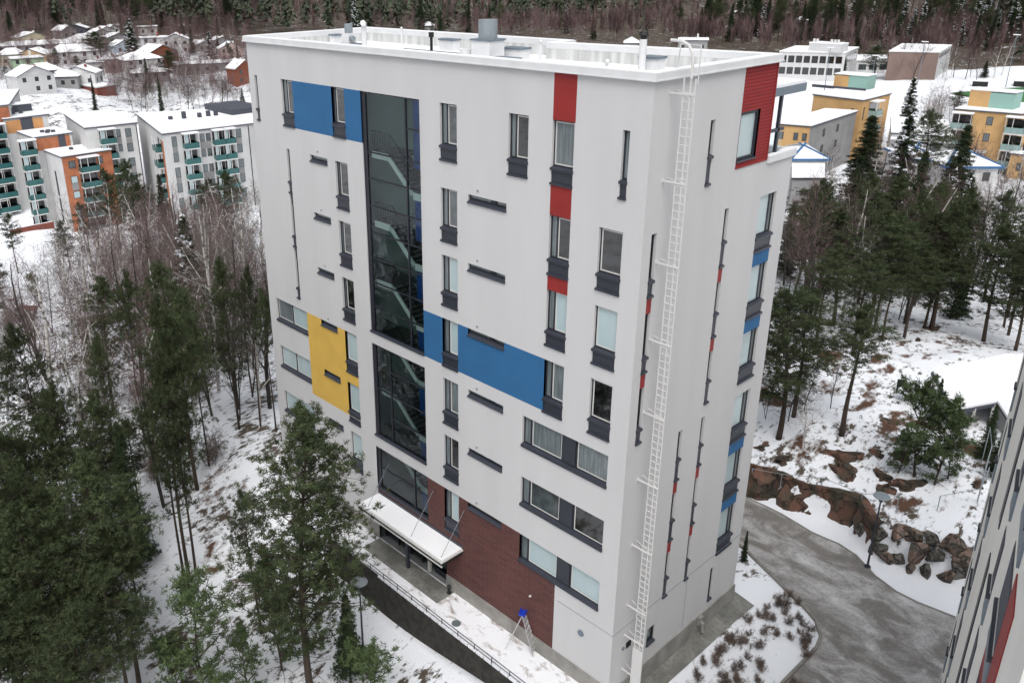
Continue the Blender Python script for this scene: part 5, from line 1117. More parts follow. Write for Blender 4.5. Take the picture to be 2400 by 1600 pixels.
for i in range(N_):
    hgt = g.uniform(10, 17); c = np.array([X[i], Y[i], Zg[i]]); 
    if con[i]:
        n = 44 if D[i] < 600 else 18; t = g.random(n)**.8; a = g.uniform(0, 2*PI, n); pn = g.random() < .6; rad = (np.sin((t*.85+.12)*PI)**.7*2.6*g.uniform(.5, 1, n)) if pn else ((1-t)*2.6+.25); z = hgt*((.42+.58*t) if pn else (.15+.85*t))
        p = np.stack([np.cos(a)*rad, np.sin(a)*rad, z-.5], 1); q = np.stack([np.cos(a)*rad*.35, np.sin(a)*rad*.35, z+.9], 1); s = np.stack([-np.sin(a), np.cos(a), 0*a], 1)*(rad*.28+.25)[:, None]
        V.append(np.stack([p-s, p+s, q], 1)+c); Tn.append(np.clip(g.normal(.45, .25)+0*a, 0, 1))
    else:
        n = 46 if D[i] < 600 else 20; a = g.uniform(0, 2*PI, n); t = g.random(n); z = hgt*(.25+.5*t); d = np.stack([np.cos(a)*(1.9-t*.9), np.sin(a)*(1.9-t*.9), 2.4+t], 1); o = np.stack([0*a, 0*a, z*.8], 1)+d*.15
        s = np.stack([-np.sin(a), np.cos(a), 0*a], 1)*(.10 if D[i] < 600 else .18); V2.append(np.stack([o-s, o+s, o+d], 1)+c); T2.append(np.clip(g.normal(.4, .3)+0*a, 0, 1))
        V2.append(np.array([[[-.12, .05, 0], [.12, -.05, 0], [0, 0, hgt]]])+c); T2.append(np.array([1.]))
for x, y, s, vr in BAKE:
    me_ = BARES[vr][1]; n = len(me_.vertices); co = np.empty(n*3, np.float32); me_.vertices.foreach_get('co', co); co = co.reshape(-1, 3, 3)[::2].copy(); a = g.uniform(0, 6.28)
    c_, s_ = math.cos(a), math.sin(a); co = co@np.array([[c_, s_, 0], [-s_, c_, 0], [0, 0, 1]])*s; ctr = co.mean(1, keepdims=True); co = ctr+(co-ctr)*1.5; co += np.array([x, y, h1(x, y)]); V2.append(co); T2.append(np.clip(g.normal(.5, .3, len(co)), 0, 1))
    V2.append(np.array([[[-.12*s, .05, 0], [.12*s, -.05, 0], [0, 0, 11*s]]])+np.array([x, y, h1(x, y)])); T2.append(np.array([1.]))
for nm, VV, TT_, m_, lb in (('conifer_forest', V, Tn, 'far_needles', 'dense dark conifer forest covering the far hills'), ('leafless_forest', V2, T2, 'twigs_brown', 'brown grey leafless forest covering the far hills')):
    tb = TB(); tb.V = VV; tb.T = TT_; o = bpy.data.objects.new(nm, tb.mesh(nm, MT[m_])); COL.objects.link(o); tag(o, lb, 'forest', kind='stuff')
# ================================================================== BUILDINGS BEYOND
def house(x, y, z, w, d, h, rh, rz, wallm, kind, label, name='house'):
    t = empty(name, (x, y, z), rz, label, 'house')
    MB().mat(MT[wallm]).box(-w/2, -d/2, -2.5, w/2, d/2, h).build('wall', None, t)
    mb = MB().mat(MT['roofsnow']); e = .35; A = (-w/2-e, -d/2-e, h-.05); B_ = (w/2+e, -d/2-e, h-.05); C_ = (w/2+e, d/2+e, h-.05); D_ = (-w/2-e, d/2+e, h-.05)
    if kind == 'gable':
        r0, r1 = (0, -d/2-e, h+rh), (0, d/2+e, h+rh)
        for q in ((A, r0, r1, D_), (B_, C_, r1, r0)): mb.quad(*q); mb.quad(*[(p[0], p[1], p[2]-.22) for p in q])
        mb.mat(MT['slate']); 
        for a, b_ in ((A, r0), (r0, B_), (C_, r1), (r1, D_)): mb.quad(a, b_, (b_[0], b_[1], b_[2]-.22), (a[0], a[1], a[2]-.22))
        g2 = MB().mat(MT[wallm]); g2.tri((-w/2, -d/2, h-.1), (w/2, -d/2, h-.1), (0, -d/2, h+rh-.25)); g2.tri((-w/2, d/2, h-.1), (w/2, d/2, h-.1), (0, d/2, h+rh-.25)); g2.build('gable', None, t)
    elif kind == 'hip':
        k = max(0, d/2-w/2*.9) if d > w else 0; kx = max(0, w/2-d/2*.9) if w >= d else 0; r0, r1 = (-kx, -k, h+rh), (kx, k, h+rh)
        if w >= d: mb.quad(A, B_, r1, r0); mb.quad(C_, D_, r0, r1); mb.tri(B_, C_, r1); mb.tri(D_, A, r0)
        else: mb.tri(A, B_, r0); mb.quad(B_, C_, r1, r0); mb.tri(C_, D_, r1); mb.quad(D_, A, r0, r1)
        mb.mat(MT['slate']).box(-w/2-e, -d/2-e, h-.3, w/2+e, d/2+e, h-.06)
    else: mb.box(-w/2-e, -d/2-e, h, w/2+e, d/2+e, h+.22); mb.mat(MT['slate']).box(-w/2-e-.02, -d/2-e-.02, h-.2, w/2+e+.02, d/2+e+.02, h-.01)
    rf = mb.build('roof', None, t)
    if w > 5: MB().mat(MT['whiteframe' if wallm != 'white_wall' else 'brickred']).box(w*.12, -.3, h, w*.12+.6, .3, h+rh*.6+.9).build('chimney', None, rf)
    st = max(1, round(h/2.8)); n = max(2, int(w/2.6))
    for s in range(st):
        z0 = h*(s+.32)/st
        for i in range(n):
            if (i+s*2+int(w*10)) % 5 == 4: continue
            u = -w/2+w*(i+.5)/n; MB().mat(MT['hwin']).box(u-.5, -d/2-.04, z0, u+.5, -d/2+.05, z0+1.15).build('window', None, t)
        for i in range(max(1, int(d/3.2))):
            u = -d/2+d*(i+.5)/max(1, int(d/3.2)); MB().mat(MT['hwin']).box(w/2-.05, u-.45, z0, w/2+.04, u+.45, z0+1.15).build('window', None, t)
    return t
for (x0, x1, yt, yb, wm, kd, turn, lb) in HOUSES:
    D = HD(yb); p = at_d((x0+x1)/2, yb, D); sc = D/CP['f']/.96; w = (x1-x0)*sc*1.12; ht = (yb-yt)*sc*1.15
    va = math.atan2(p[1]-CC[1], p[0]-CC[0])-PI/2; h_ = {'gable': ht*.62, 'hip': ht*.62, 'flat': ht*.78}[kd]; rh_ = max(1.2, ht*.30); dp = min(9., max(5., w*.75))
    nn = va+turn*.8; q = p+np.array([math.cos(va+PI/2), math.sin(va+PI/2), 0])*dp*.4
    house(q[0], q[1], p[2]-.2, max(3, w), dp, h_, rh_, nn, wm, kd, lb)
# block with flat roof on a polygon, plus openings by face
class Wall2:
    def __init__(s, t, a, b_): s.t = t; s.a = np.array(a, float); s.b = np.array(b_, float); s.L = np.linalg.norm(s.b-s.a); s.d = (s.b-s.a)/s.L; s.n = np.array([s.d[1], -s.d[0]])
    def P(s, u, o, z): q = s.a+s.d*u+s.n*o; return (q[0], q[1], z)
    def box(s, mb, u0, u1, o0, o1, z0, z1):
        n = len(mb.v); mb.v += [s.P(u0, o0, z0), s.P(u1, o0, z0), s.P(u1, o1, z0), s.P(u0, o1, z0), s.P(u0, o0, z1), s.P(u1, o0, z1), s.P(u1, o1, z1), s.P(u0, o1, z1)]
        for q in ((3, 2, 1, 0), (4, 5, 6, 7), (0, 1, 5, 4), (1, 2, 6, 5), (2, 3, 7, 6), (3, 0, 4, 7)): mb.f.append(tuple(n+i for i in q)); mb.m.append(mb.mi)
    def panel(s, name, m, u0, u1, z0, z1, o=.06): mb = MB().mat(MT[m]); s.box(mb, u0, u1, -.05, o, z0, z1); return mb.build(name, None, s.t)
    def win(s, u0, u1, z0, z1, m='midglass', frame=True):
        mb = MB().mat(MT['frame']); s.box(mb, u0, u1, -.05, .05, z0, z1); f = mb.build('window', None, s.t)
        mb = MB().mat(MT[m]); s.box(mb, u0+.08, u1-.08, .0, .07, z0+.08, z1-.08); mb.build('pane', None, f); return f
    def balcony(s, u0, u1, z, rail='teal', dep=1.6, roof=False, glass=True):
        mb = MB().mat(MT['whitepaint']); s.box(mb, u0-.05, u1+.05, 0, dep, z-.22, z); b_ = mb.build('balcony', None, s.t)
        mb = MB().mat(MT[rail]); s.box(mb, u0, u1, dep-.06, dep, z, z+1.05); s.box(mb, u0, u0+.06, 0, dep, z, z+1.05); s.box(mb, u1-.06, u1, 0, dep, z, z+1.05); mb.build('parapet', None, b_)
        mb = MB().mat(MT['darkglass']); s.box(mb, u0+.1, u1-.1, .0, .06, z+.1, z+2.4); mb.build('glazing', None, b_)
        mb = MB().mat(MT['whitepaint'])
        for u in (u0+.03, (u0*.62+u1*.38), u1-.03): s.box(mb, u-.05, u+.05, dep-.1, dep-.02, z+1.05, z+2.75)
        mb.build('frame', None, b_)
        if (int(u0*7+z*3)) % 3 != 0: mb = MB().mat(MT['blind']); s.box(mb, u0+.1, u0+(u1-u0)*.3, dep-.3, dep-.25, z+1.05, z+2.7); mb.build('blind', None, b_)
        if roof: mb = MB().mat(MT['roofsnow']); s.box(mb, u0-.15, u1+.15, 0, dep+.1, z+2.78, z+3.0); mb.build('roof_snow', None, b_)
        return b_
def block(label, poly, z0, z1, wallm, name='apartment_block', edge='slate', cat='apartment building', snow=.18):
    c = np.mean(np.array(poly), 0); t = empty(name, (0, 0, 0), 0, label, cat)
    ar = sum(poly[i][0]*poly[(i+1) % len(poly)][1]-poly[(i+1) % len(poly)][0]*poly[i][1] for i in range(len(poly)))
    if ar < 0: poly = poly[::-1]
    MB().mat(MT[wallm]).prism(poly, z0, z1).build('wall', None, t)
    MB().mat(MT[edge]).prism(off(poly, .22), z1-.12, z1+.1).build('roof_edge', None, t)
    MB().mat(MT['roofsnow']).prism(off(poly, .18), z1+.1, z1+.1+snow).build('roof_snow', None, t)
    return t
def rooftop(t, x, y, z, w, d, h, m='slate', name='roof_box'): return MB().mat(MT[m]).box(x-w/2, y-d/2, z, x+w/2, y+d/2, z+h).build(name, None, t)
# orange block, stepping up in three
xa = -155.
t = block('orange brick block with teal balconies, lowest step of the stepped flats', [(xa, 32.2), (xa, 42), (xa-9, 42), (xa-9, 32.2)], -41, -24.6, 'orange')
F_ = Wall2(t, (xa, 32.2), (xa, 42)); MB().mat(MT['white_wall']).box(xa-9, 32.1, -41, xa-.0, 32.22, -24.7).build('white_side', None, t)
for k in range(5):
    z = -27.9-3*k; F_.balcony(2.9, 6.6, z, roof=(k == 0)); F_.win(1.1, 2.4, z+.9, z+2.3, 'midglass' if k == 0 else 'blind'); F_.win(6.9, 7.9, z+1, z+2.4)
    if k in (1, 3): F_.panel('grey_panel', 'grey_wall', 1.1, 2.4, z-.5, z+.88); F_.panel('grey_panel', 'grey_wall', 6.9, 7.9, z-.5, z+.98)
for z0 in (-31, -36.5): MB().mat(MT['frame']).box(xa-5, 32.04, z0-2, xa-4.3, 32.12, z0+3).build('slit_window', None, t)
for x, y in ((xa-4, 40), (xa-4.5, 40.8), (xa-5, 36)): rooftop(t, x, y, -24.4, .8, .6, .5)
xb = xa-9.2
t = block('orange brick block one step higher behind the lowest one', [(xb, 30.5), (xb, 38), (xb-9, 38), (xb-9, 30.5)], -40, -21.8, 'white_wall')
F_ = Wall2(t, (xb, 30.5), (xb, 38)); F_.panel('orange_panel', 'orange', .4, 4.7, -24.5, -22.1, .08); F_.panel('orange_panel', 'orange', 6.1, 7.0, -24.5, -22.1, .08); F_.panel('slate_panel', 'slate', 4.7, 6.1, -25, -22.0, .12); F_.win(1.8, 3.1, -23.9, -22.9); F_.win(6.3, 6.8, -24, -23); 
G_ = Wall2(t, (xb, 27.4), (xb, 30.4))
for k in range(6): G_.balcony(.1, 3.0, -24.8-3*k, roof=(k == 0))
for x, y in ((xb-2, 34), (xb-2.2, 35.2), (xb-3.4, 34.6), (xb-3.5, 33.5)): rooftop(t, x, y, -21.6, .7, .7, .5)
xc = xb-9.4
t = block('orange and slate topmost step of the stepped flats', [(xc, 28.2), (xc, 37), (xc-11, 37), (xc-11, 28.2)], -40, -19.0, 'white_wall')
F_ = Wall2(t, (xc, 28.2), (xc, 37)); F_.panel('orange_panel', 'orange2', .4, 3.2, -21.9, -19.4, .08); F_.panel('slate_panel', 'slate', 3.2, 5.6, -22.2, -19.2, .12); F_.panel('orange_panel', 'orange2', 5.6, 7.6, -21.9, -19.4, .08); F_.win(6.4, 7.0, -21.2, -20.3)
G_ = Wall2(t, (xc, 24.0), (xc, 28.0)); MB().mat(MT['white_wall']).box(xc-6, 23.6, -40, xc-.1, 28.2, -19.8).build('wall', None, t)
for k in range(7): G_.balcony(.1, 3.9, -22.5-3*k, roof=(k == 0))
MB().mat(MT['slate']).box(xc-9, 26, -18.9, xc-6, 36, -17.2).build('plant_room', None, t); MB().mat(MT['roofsnow']).box(xc-9.1, 25.9, -17.2, xc-5.9, 36.1, -17.0).build('plant_room_snow', None, t)
rooftop(t, xc-4, 33, -18.7, .7, .7, 1.0); rooftop(t, xc-4, 31.5, -18.7, .5, .5, 1.2)
# tall left block
p0, p1 = at_z(19.5, 245, -16.2), at_z(43.6, 210, -16.2); a = p0[:2]; b_ = p1[:2]; dd = (b_-a)/np.linalg.norm(b_-a); nn = np.array([dd[1], -dd[0]])
fr0 = a+np.array([.5, -14.])
t = block('tall orange and white block cropped by the left picture edge', [tuple(a), tuple(b_), tuple(b_+np.array([-2, -22])), tuple(fr0)], -41, -16.3, 'white_wall')
F_ = Wall2(t, tuple(fr0), tuple(a)); F_.panel('orange_panel', 'orange', F_.L-2.3, F_.L-.1, -41, -16.6, .1)
for k in range(8): F_.balcony(F_.L-8.2, F_.L-3.9, -20.0-3*k, roof=(k == 0)); F_.win(F_.L-3.6, F_.L-2.8, -19.2-3*k, -17.8-3*k)
t = empty('red_fence', (xb+4, 26, -39), 0, 'dark red board fence enclosing the yards under the flats', 'fence'); mb = MB().mat(MT['brickred']); mb.box(-1, -4, -.8, -.85, 4.5, .7); mb.build('boards', None, t); mb = MB().mat(MT['roofsnow']); mb.box(-1.02, -4, .7, -.83, 4.5, .78); mb.build('snow_cap', None, t)
p = hit(95, 535); t = empty('flag_pole', tuple(p), 0, 'white flag pole standing before the orange and white flats', 'flag pole'); MB().mat(MT['whitepaint']).tube([(0, 0, -.3), (0, 0, 8.6)], [.12, .07], 8).build('pole', None, t); MB().mat(MT['whitepaint']).tube([(0, 0, 8.6), (0, 0, 8.75)], .13, 8).build('finial', None, t)
# first white block
t = block('white flats with green balconies, the short wing beside the orange blocks', [(-157.3, 38.4), (-155.9, 48.4), (-176, 51.5), (-178, 42)], -40, -20.1, 'white_wall')
F_ = Wall2(t, (-157.3, 38.4), (-155.9, 48.4))
for k in range(4):
    z = -23.4-3*k; F_.balcony(2.4, 5.4, z, roof=(k == 0)); F_.win(5.6, 6.7, z+.9, z+2.4, 'curtain'); F_.win(7.6, 8.8, z+.7, z+2.4, 'curtain')
    if k % 2 == 0: F_.panel('grey_panel', 'grey_wall', 5.6, 6.7, z-.5, z+.88); F_.panel('grey_panel', 'grey_wall', 7.6, 8.8, z-.5, z+.68)
F_.panel('downpipe', 'frame', 9.85, 9.98, -40, -20.4, .1)
# long white block
q0, q1 = (-139.7, 46.3), (-136.6, 70.5)
t = block('long white flats with green balconies and a slate roof edge, running to the tower', [q0, q1, (-155, 80), (-166.5, 53.2)], -39, -20.1, 'white_wall')
F_ = Wall2(t, q0, q1); c_ = F_.L/18.
for k in range(5):
    z = -23.2-3*k
    F_.balcony(3.6, 6.4, z, roof=(k == 0)); F_.balcony(9.6, 11.7, z, roof=(k == 0)); F_.balcony(11.8, 13.9, z, roof=(k == 0)); F_.balcony(18.5, 21.0, z, roof=(k == 0))
    F_.win(1.6, 2.6, z+.5, z+2.4, 'curtain'); F_.win(7.2, 8.1, z+.8, z+2.3, 'curtain'); F_.win(8.4, 9.3, z+.8, z+2.3, 'midglass'); F_.win(14.5, 15.7, z+.7, z+2.4, 'curtain'); F_.win(22, 23, z+.7, z+2.4, 'curtain')
    if k % 2 == 0: F_.panel('grey_panel', 'grey_wall', 7.2, 9.3, z-.6, z+.78); F_.panel('grey_panel', 'grey_wall', 1.6, 2.6, z-.8, z+.48); F_.panel('grey_panel', 'grey_wall', 14.5, 15.7, z-.6, z+.68)
F_.panel('downpipe', 'frame', 17.2, 17.35, -39, -20.4, .1)
G_ = Wall2(t, (-146.5, 48.0), q0); G_.panel('orange_strip', 'orange', 5.2, 6.6, -39, -21.6, .06)
for k in range(5): G_.balcony(1.4, 5.0, -23.9-3*k, dep=1.2)
MB().mat(MT['slate']).box(-160, 66, -19.9, -148, 74, -18.7).build('roof_wall', None, t)
for x, y, h_ in ((-152, 57, 1.4), (-151, 60, .9), (-151, 62, 1.1), (-150.5, 63.5, 1.1), (-153, 54.5, .6)): rooftop(t, x, y, -19.8, .7, .7, h_)
# red brick building above the flats
zk = -21.6; p = at_z(227, 205.5, zk); a0, a1 = at_z(152, 194, zk)[:2], at_z(271, 199, zk)[:2]
t = block('flat roofed red brick building between the flats and the house hill', [tuple(p[:2]), tuple(a1), tuple(a1+(a0-p[:2])), tuple(a0)], -33, zk, 'brickred', 'brick_building', 'white_wall', 'building')
F_ = Wall2(t, tuple(a0), tuple(p[:2])); mb = MB().mat(MT['whitepaint']); F_.box(mb, 0, F_.L*.98, 0, 1.4, zk-4.1, zk-3.7); mb.build('canopy', None, t)
# ---- right side: ochre blocks
zr = -17.4
def xy(px, py, z): return tuple(at_z(px, py, z)[:2])
a, b_, c_ = xy(1907, 222, zr), xy(2023, 236, zr), xy(2087, 220, zr)
t = block('ochre block with a slanting snowy roof and a mint stair tower, left one', [a, b_, c_, (a[0]+c_[0]-b_[0], a[1]+c_[1]-b_[1])], -29.5, zr, 'ochre')
F_ = Wall2(t, b_, c_); F_.balcony(3.4, 6.6, zr-3.4, 'palegreen', roof=True); F_.win(.9, 1.3, zr-4, zr-1.4); F_.balcony(3.4, 6.6, zr-6.4, 'palegreen')
G_ = Wall2(t, a, b_); G_.win(G_.L-2.2, G_.L-1.7, zr-4.2, zr-1.8); G_.win(1.2, 2.6, zr-4.2, zr-3.0)
k_ = at_z(1985, 205, zr+.5); MB().mat(MT['mint']).box(k_[0]-.5, k_[1]+1.5, zr, k_[0]+3.4, k_[1]+6, zr+2.9).build('stair_tower', None, t); MB().mat(MT['ochre']).box(k_[0]-3.6, k_[1]+1.4, zr, k_[0]-.5, k_[1]+6, zr+2.7).build('roof_room', None, t); MB().mat(MT['roofsnow']).box(k_[0]-3.7, k_[1]+1.3, zr+2.9, k_[0]+3.5, k_[1]+6.1, zr+3.1).build('roof_snow', None, t)
MB().mat(MT['slate']).box(k_[0]-7, k_[1]-1.5, zr+.15, k_[0]+4.5, k_[1]-1.0, zr+.7).build('roof_rail', None, t)
a, b_ = xy(2241, 256, zr), xy(2394, 268, zr)
t = block('ochre block with pale green balconies and a mint stair tower, right one', [a, b_, (b_[0]+1.0, b_[1]+14), (a[0]+1.0, a[1]+14)], -31, zr, 'ochre')
F_ = Wall2(t, a, b_)
for k in range(4):
    z = zr-3.3-3*k; F_.balcony(-.2, 3.0, z, 'palegreen', roof=(k == 0)); F_.balcony(8.4, 11.4, z, 'palegreen', roof=(k == 0)); 
    if k < 2: F_.win(5.2, 6.2, z+.9, z+2.4, 'curtain')
F_.panel('downpipe', 'frame', 11.7, 12.0, -31, zr-.2, .5); mb = MB().mat(MT['roofsnow']); F_.box(mb, 3.4, 6.2, 0, 1.6, zr-7.3, zr-7.05); mb.build('entrance_roof', None, t)
k_ = at_z(2318, 262, zr); MB().mat(MT['ochre']).box(k_[0]-4.6, k_[1]+3, zr, k_[0]-1.2, k_[1]+7, zr+3.2).build('roof_room', None, t); MB().mat(MT['mint']).box(k_[0]-1.2, k_[1]+3, zr, k_[0]+2.9, k_[1]+7, zr+3.0).build('stair_tower', None, t); MB().mat(MT['roofsnow']).box(k_[0]-4.7, k_[1]+2.9, zr+3.2, k_[0]+3, k_[1]+7.1, zr+3.4).build('roof_snow', None, t)
t2 = block('ochre wing cropped by the right picture edge', [(b_[0]+.6, b_[1]-3.2), (b_[0]+12, b_[1]-2.4), (b_[0]+12, b_[1]+8), (b_[0]+1.2, b_[1]+8)], -31, zr-6.5, 'ochre'); F_ = Wall2(t2, (b_[0]+.6, b_[1]-3.2), (b_[0]+12, b_[1]-2.4))
for k in range(2): F_.win(1.2, 2.0, zr-9.4-3*k, zr-8-3*k); F_.balcony(3, 6, zr-10-3*k, 'palegreen')
# ochre block low at the left behind the terrace
z3 = -19.4; a, b_, c_ = xy(1822, 291, z3), xy(1900, 297, z3), xy(2008, 262, z3)
t = block('ochre and grey block just right of the tower top', [a, b_, c_, (a[0]+c_[0]-b_[0], a[1]+c_[1]-b_[1])], -30, z3, 'grey_wall'); F_ = Wall2(t, a, b_); F_.panel('ochre_facade', 'ochre', 0, F_.L, -30, z3-.1, .03)
for k in range(3):
    for u in (.16, .6, .86): F_.win(F_.L*u-.4, F_.L*u+.4, z3-2.7-3*k, z3-1.3-3*k)
G_ = Wall2(t, b_, c_)
for k in range(3):
    for u in (.3, .6): G_.win(G_.L*u-.5, G_.L*u+.5, z3-2.7-3*k, z3-1.3-3*k)
# long low white block in between
z4 = -22.0; a, b_ = xy(2090, 312, z4), xy(2232, 322, z4); up_ = xy(2090, 276, z4)
t = block('long low white row with a big snowy roof between the ochre blocks', [a, b_, (b_[0]+up_[0]-a[0], b_[1]+up_[1]-a[1]), up_], -30, z4, 'white_wall'); F_ = Wall2(t, a, b_)
for k in range(4): F_.win(1+k*2.9, 2.6+k*2.9, z4-3.0, z4-1.2, 'curtain')
mb = MB().mat(MT['roofsnow']); F_.box(mb, 0, F_.L, 0, 1.5, z4-.95, z4-.7); mb.build('canopy_snow', None, t)
# blue edged roofs
def blue_house(px0, px1, py, zt, dep, wallh, label):
    a, b_ = at_z(px0, py, zt), at_z(px1, py, zt); t = empty('blue_roofed_house', (a[0], a[1], zt-wallh), 0, label, 'house'); L_ = np.linalg.norm(b_[:2]-a[:2]); t.rotation_euler = (0, 0, math.atan2(b_[1]-a[1], b_[0]-a[0]))
    MB().mat(MT['white_wall']).box(.4, .4, -3, L_-.4, dep-.4, wallh).build('wall', None, t)
    mb = MB().mat(MT['roofsnow']); A = (0, 0, wallh); B_ = (L_, 0, wallh); C_ = (L_, dep, wallh); D_ = (0, dep, wallh); r0 = (dep*.4, dep*.55, wallh+1.6); r1 = (L_-dep*.4, dep*.55, wallh+1.6)
    mb.quad(A, B_, r1, r0); mb.quad(C_, D_, r0, r1); mb.tri(B_, C_, r1); mb.tri(D_, A, r0); mb.build('roof', None, t)
    mb = MB().mat(MT['blueroof']); mb.box(-.1, -.12, wallh-.35, L_+.1, -.01, wallh-.02); mb.box(-.12, -.0, wallh-.35, 0, dep, wallh-.02); mb.box(L_+.01, 0, wallh-.35, L_+.12, dep, wallh-.02)
    for p_, q_ in ((B_, r1), (A, r0)): mb.obox((p_[0], p_[1], p_[2]+.05), (q_[0], q_[1], q_[2]+.08), .35, .1)
    mb.build('roof_edge', None, t)
    for i in range(3): MB().mat(MT['hwin']).box(L_*(.2+.28*i)-.5, .3, wallh-2.3, L_*(.2+.28*i)+.5, .42, wallh-1).build('window', None, t)
    return t
blue_house(2218, 2352, 390, -20.2, 9, 4.6, 'white house with a blue edged snowy hip roof in front of the ochre block'); blue_house(1856, 1945, 372, -21.5, 9, 3.5, 'low house with a blue edged snowy roof beside the tower')
blue_house(2130, 2205, 372, -20.6, 9, 4.2, 'white house with a blue edged roof half hidden by the pines')
t = block('flat low annex with a dark roof edge right beside the tower', [xy(1858, 418, -22.5), xy(1930, 418, -22.5), xy(1930, 385, -22.5), xy(1858, 385, -22.5)], -27, -22.5, 'grey_wall', 'annex', 'frame', 'building')
p = hit(2232, 372, 3); t = empty('play_shelter', tuple(p), 0, 'bright turquoise play tower behind the dark pines', 'play tower')
MB().mat(MT['cyan']).box(-1, -.8, 1.6, .2, .8, 2.4).build('panel', None, t); MB().mat(MT['cyan']).tube([(-.4, 0, 2.4), (-.4, 0, 3.4)], [1.1, .1], 8).build('roof', None, t); MB().mat(MT['cyan']).obox((.2, 0, 1.5), (1.8, .3, .3), .8, .3).build('slide', None, t)
# school, hall, huts, field
zs = -18.; a, b_, c_ = xy(1828, 121.5, zs), xy(1982, 125, zs), xy(2012, 112, zs)
t = block('two storey white school with ribbon windows and a rooftop plant box', [a, b_, c_, (a[0]+c_[0]-b_[0], a[1]+c_[1]-b_[1])], -29, zs, 'white_wall', 'school_building', 'white_wall', 'school'); F_ = Wall2(t, a, b_); n = 8
for k in range(2):
    for i in range(n): F_.win(.4+i*(F_.L-.6)/n, -.1+(i+1)*(F_.L-.6)/n, zs-3.2-3.5*k, zs-1.1-3.5*k, 'darkglass')
G_ = Wall2(t, b_, c_)
for i in range(5): G_.win(1+i*3.6, 4+i*3.6, zs-3.2, zs-1.1)
k_ = at_z(1918, 118, zs+1); MB().mat(MT['white_wall']).box(k_[0]-5, k_[1]+4, zs+.2, k_[0]+5, k_[1]+9, zs+2.6).build('plant_room', None, t); MB().mat(MT['roofsnow']).box(k_[0]-5.1, k_[1]+3.9, zs+2.6, k_[0]+5.1, k_[1]+9.1, zs+2.9).build('roof_snow', None, t)
for dx in (-4, -3, 1.5, 2.6, 3.6): MB().mat(MT['whitepaint']).tube([(k_[0]+dx, k_[1]+5, zs+2.9), (k_[0]+dx, k_[1]+5, zs+3.9)], .4, 10).build('vent', None, t)
a, b_, c_ = xy(1982, 143, -22.5), xy(2078, 143, -22.5), xy(2078, 130, -22.5)
t = block('low white school annex between the school and the hall', [a, b_, c_, xy(1990, 130, -22.5)], -29, -22.5, 'white_wall', 'school_annex', 'white_wall', 'building'); F_ = Wall2(t, a, b_)
for i in range(4): F_.win(1+i*3.3, 3.4+i*3.3, -25.4, -23.6)
zh = -17.5; a, b_, c_, d_ = xy(2085, 121, zh), xy(2202, 123.5, zh), xy(2230, 107, zh), xy(2115, 104, zh)
t = block('large windowless brown brick hall with a flat snowy roof', [a, b_, c_, d_], -29, zh, 'brownhall', 'sports_hall', 'white_wall', 'building'); G_ = Wall2(t, b_, c_); G_.panel('white_end', 'white_wall', 0, G_.L, -29, zh-.2, .05)
for i in range(8): G_.win(1+i*G_.L/9, 1+(i+.7)*G_.L/9, zh-1.9, zh-.6)
for px, lb in ((2296, 'small dark hut at the edge of the football field, left one'), (2393, 'small dark hut at the edge of the football field, right one')):
    p = hit(px, 203); t = empty('field_hut', tuple(p), .3, lb, 'hut'); MB().mat(MT['black']).box(-1.9, -1, -.3, 1.9, 1, 1.5).build('wall', None, t); MB().mat(MT['roofsnow']).box(-2, -1.1, 1.5, 2, 1.1, 1.7).build('roof_snow', None, t)
fz = [hit(*q)[:2] for q in ((2225, 219), (2300, 214), (2420, 206), (2420, 252), (2330, 246))]
sheet('sports_field', [tuple(q) for q in fz], MT['turf'], .25, 3.)
for px, py, hh, lb in ((2357, 204, 14, 'tall floodlight mast by the football field'), (2150, 198, 12, 'floodlight mast before the brown hall'), (1932, 212, 12, 'floodlight mast on the schoolyard snow'), (2040, 205, 9, 'thin lamp mast between the school and the ochre block')):
    p = hit(px, py); t = empty('light_mast', tuple(p), 0, lb, 'light mast'); MB().mat(MT['greycap']).tube([(0, 0, -.3), (0, 0, hh)], [.12, .07], 6).build('pole', None, t); MB().mat(MT['roofsnow']).box(-.9, -.15, hh, .9, .15, hh+.25).build('lamp_head', None, t)
for px, py, w_, lb in ((2068, 20, 26, 'pale building showing through the forest at the top, above the school'), (1745, 32, 40, 'low snowy roof in the forest right above the ladder hoop'), (1880, 46, 22, 'snowy slope roof at the forest edge above the school'), (2330, 24, 46, 'grey apartment house at the top right corner behind the pines'), (1625, 92, 60, 'long snowy roof behind the dark trees right of the flue'), (1005, 68, 24, 'small snowy roof in the brown forest behind the roof'), (1480, 98, 30, 'snowy greenhouse like roof just above the tower parapet')):
    D_ = {20: 520, 32: 470, 46: 430, 24: 500, 92: 330, 68: 380, 98: 315}[py]; p = at_d(px, py, D_); sc = D_/CP['f']; w2 = w_*sc
    hh = 11 if px == 2330 else 4; zg = h1(p[0], p[1]); house(p[0], p[1], max(zg, p[2]-hh), w2, 9, hh, 1.5, math.atan2(p[1]-CC[1], p[0]-CC[0])-PI/2, 'grey_wall' if px != 2068 else 'cream', 'flat' if px in (2330, 1745, 1625) else 'hip', lb)
# bench and rail on the open snow at left
p = hit(70, 735); t = empty('park_bench', tuple(p), .8, 'dark red bench on the open snow of the left slope', 'bench')
MB().mat(MT['brickred']).box(-.9, -.25, .42, .9, .25, .5).build('seat', None, t); MB().mat(MT['brickred']).box(-.9, .22, .5, .9, .28, .95).build('backrest', None, t)
for s in (-.7, .7): MB().mat(MT['steel']).box(s-.05, -.22, 0, s+.05, .25, .42).build('leg', None, t)
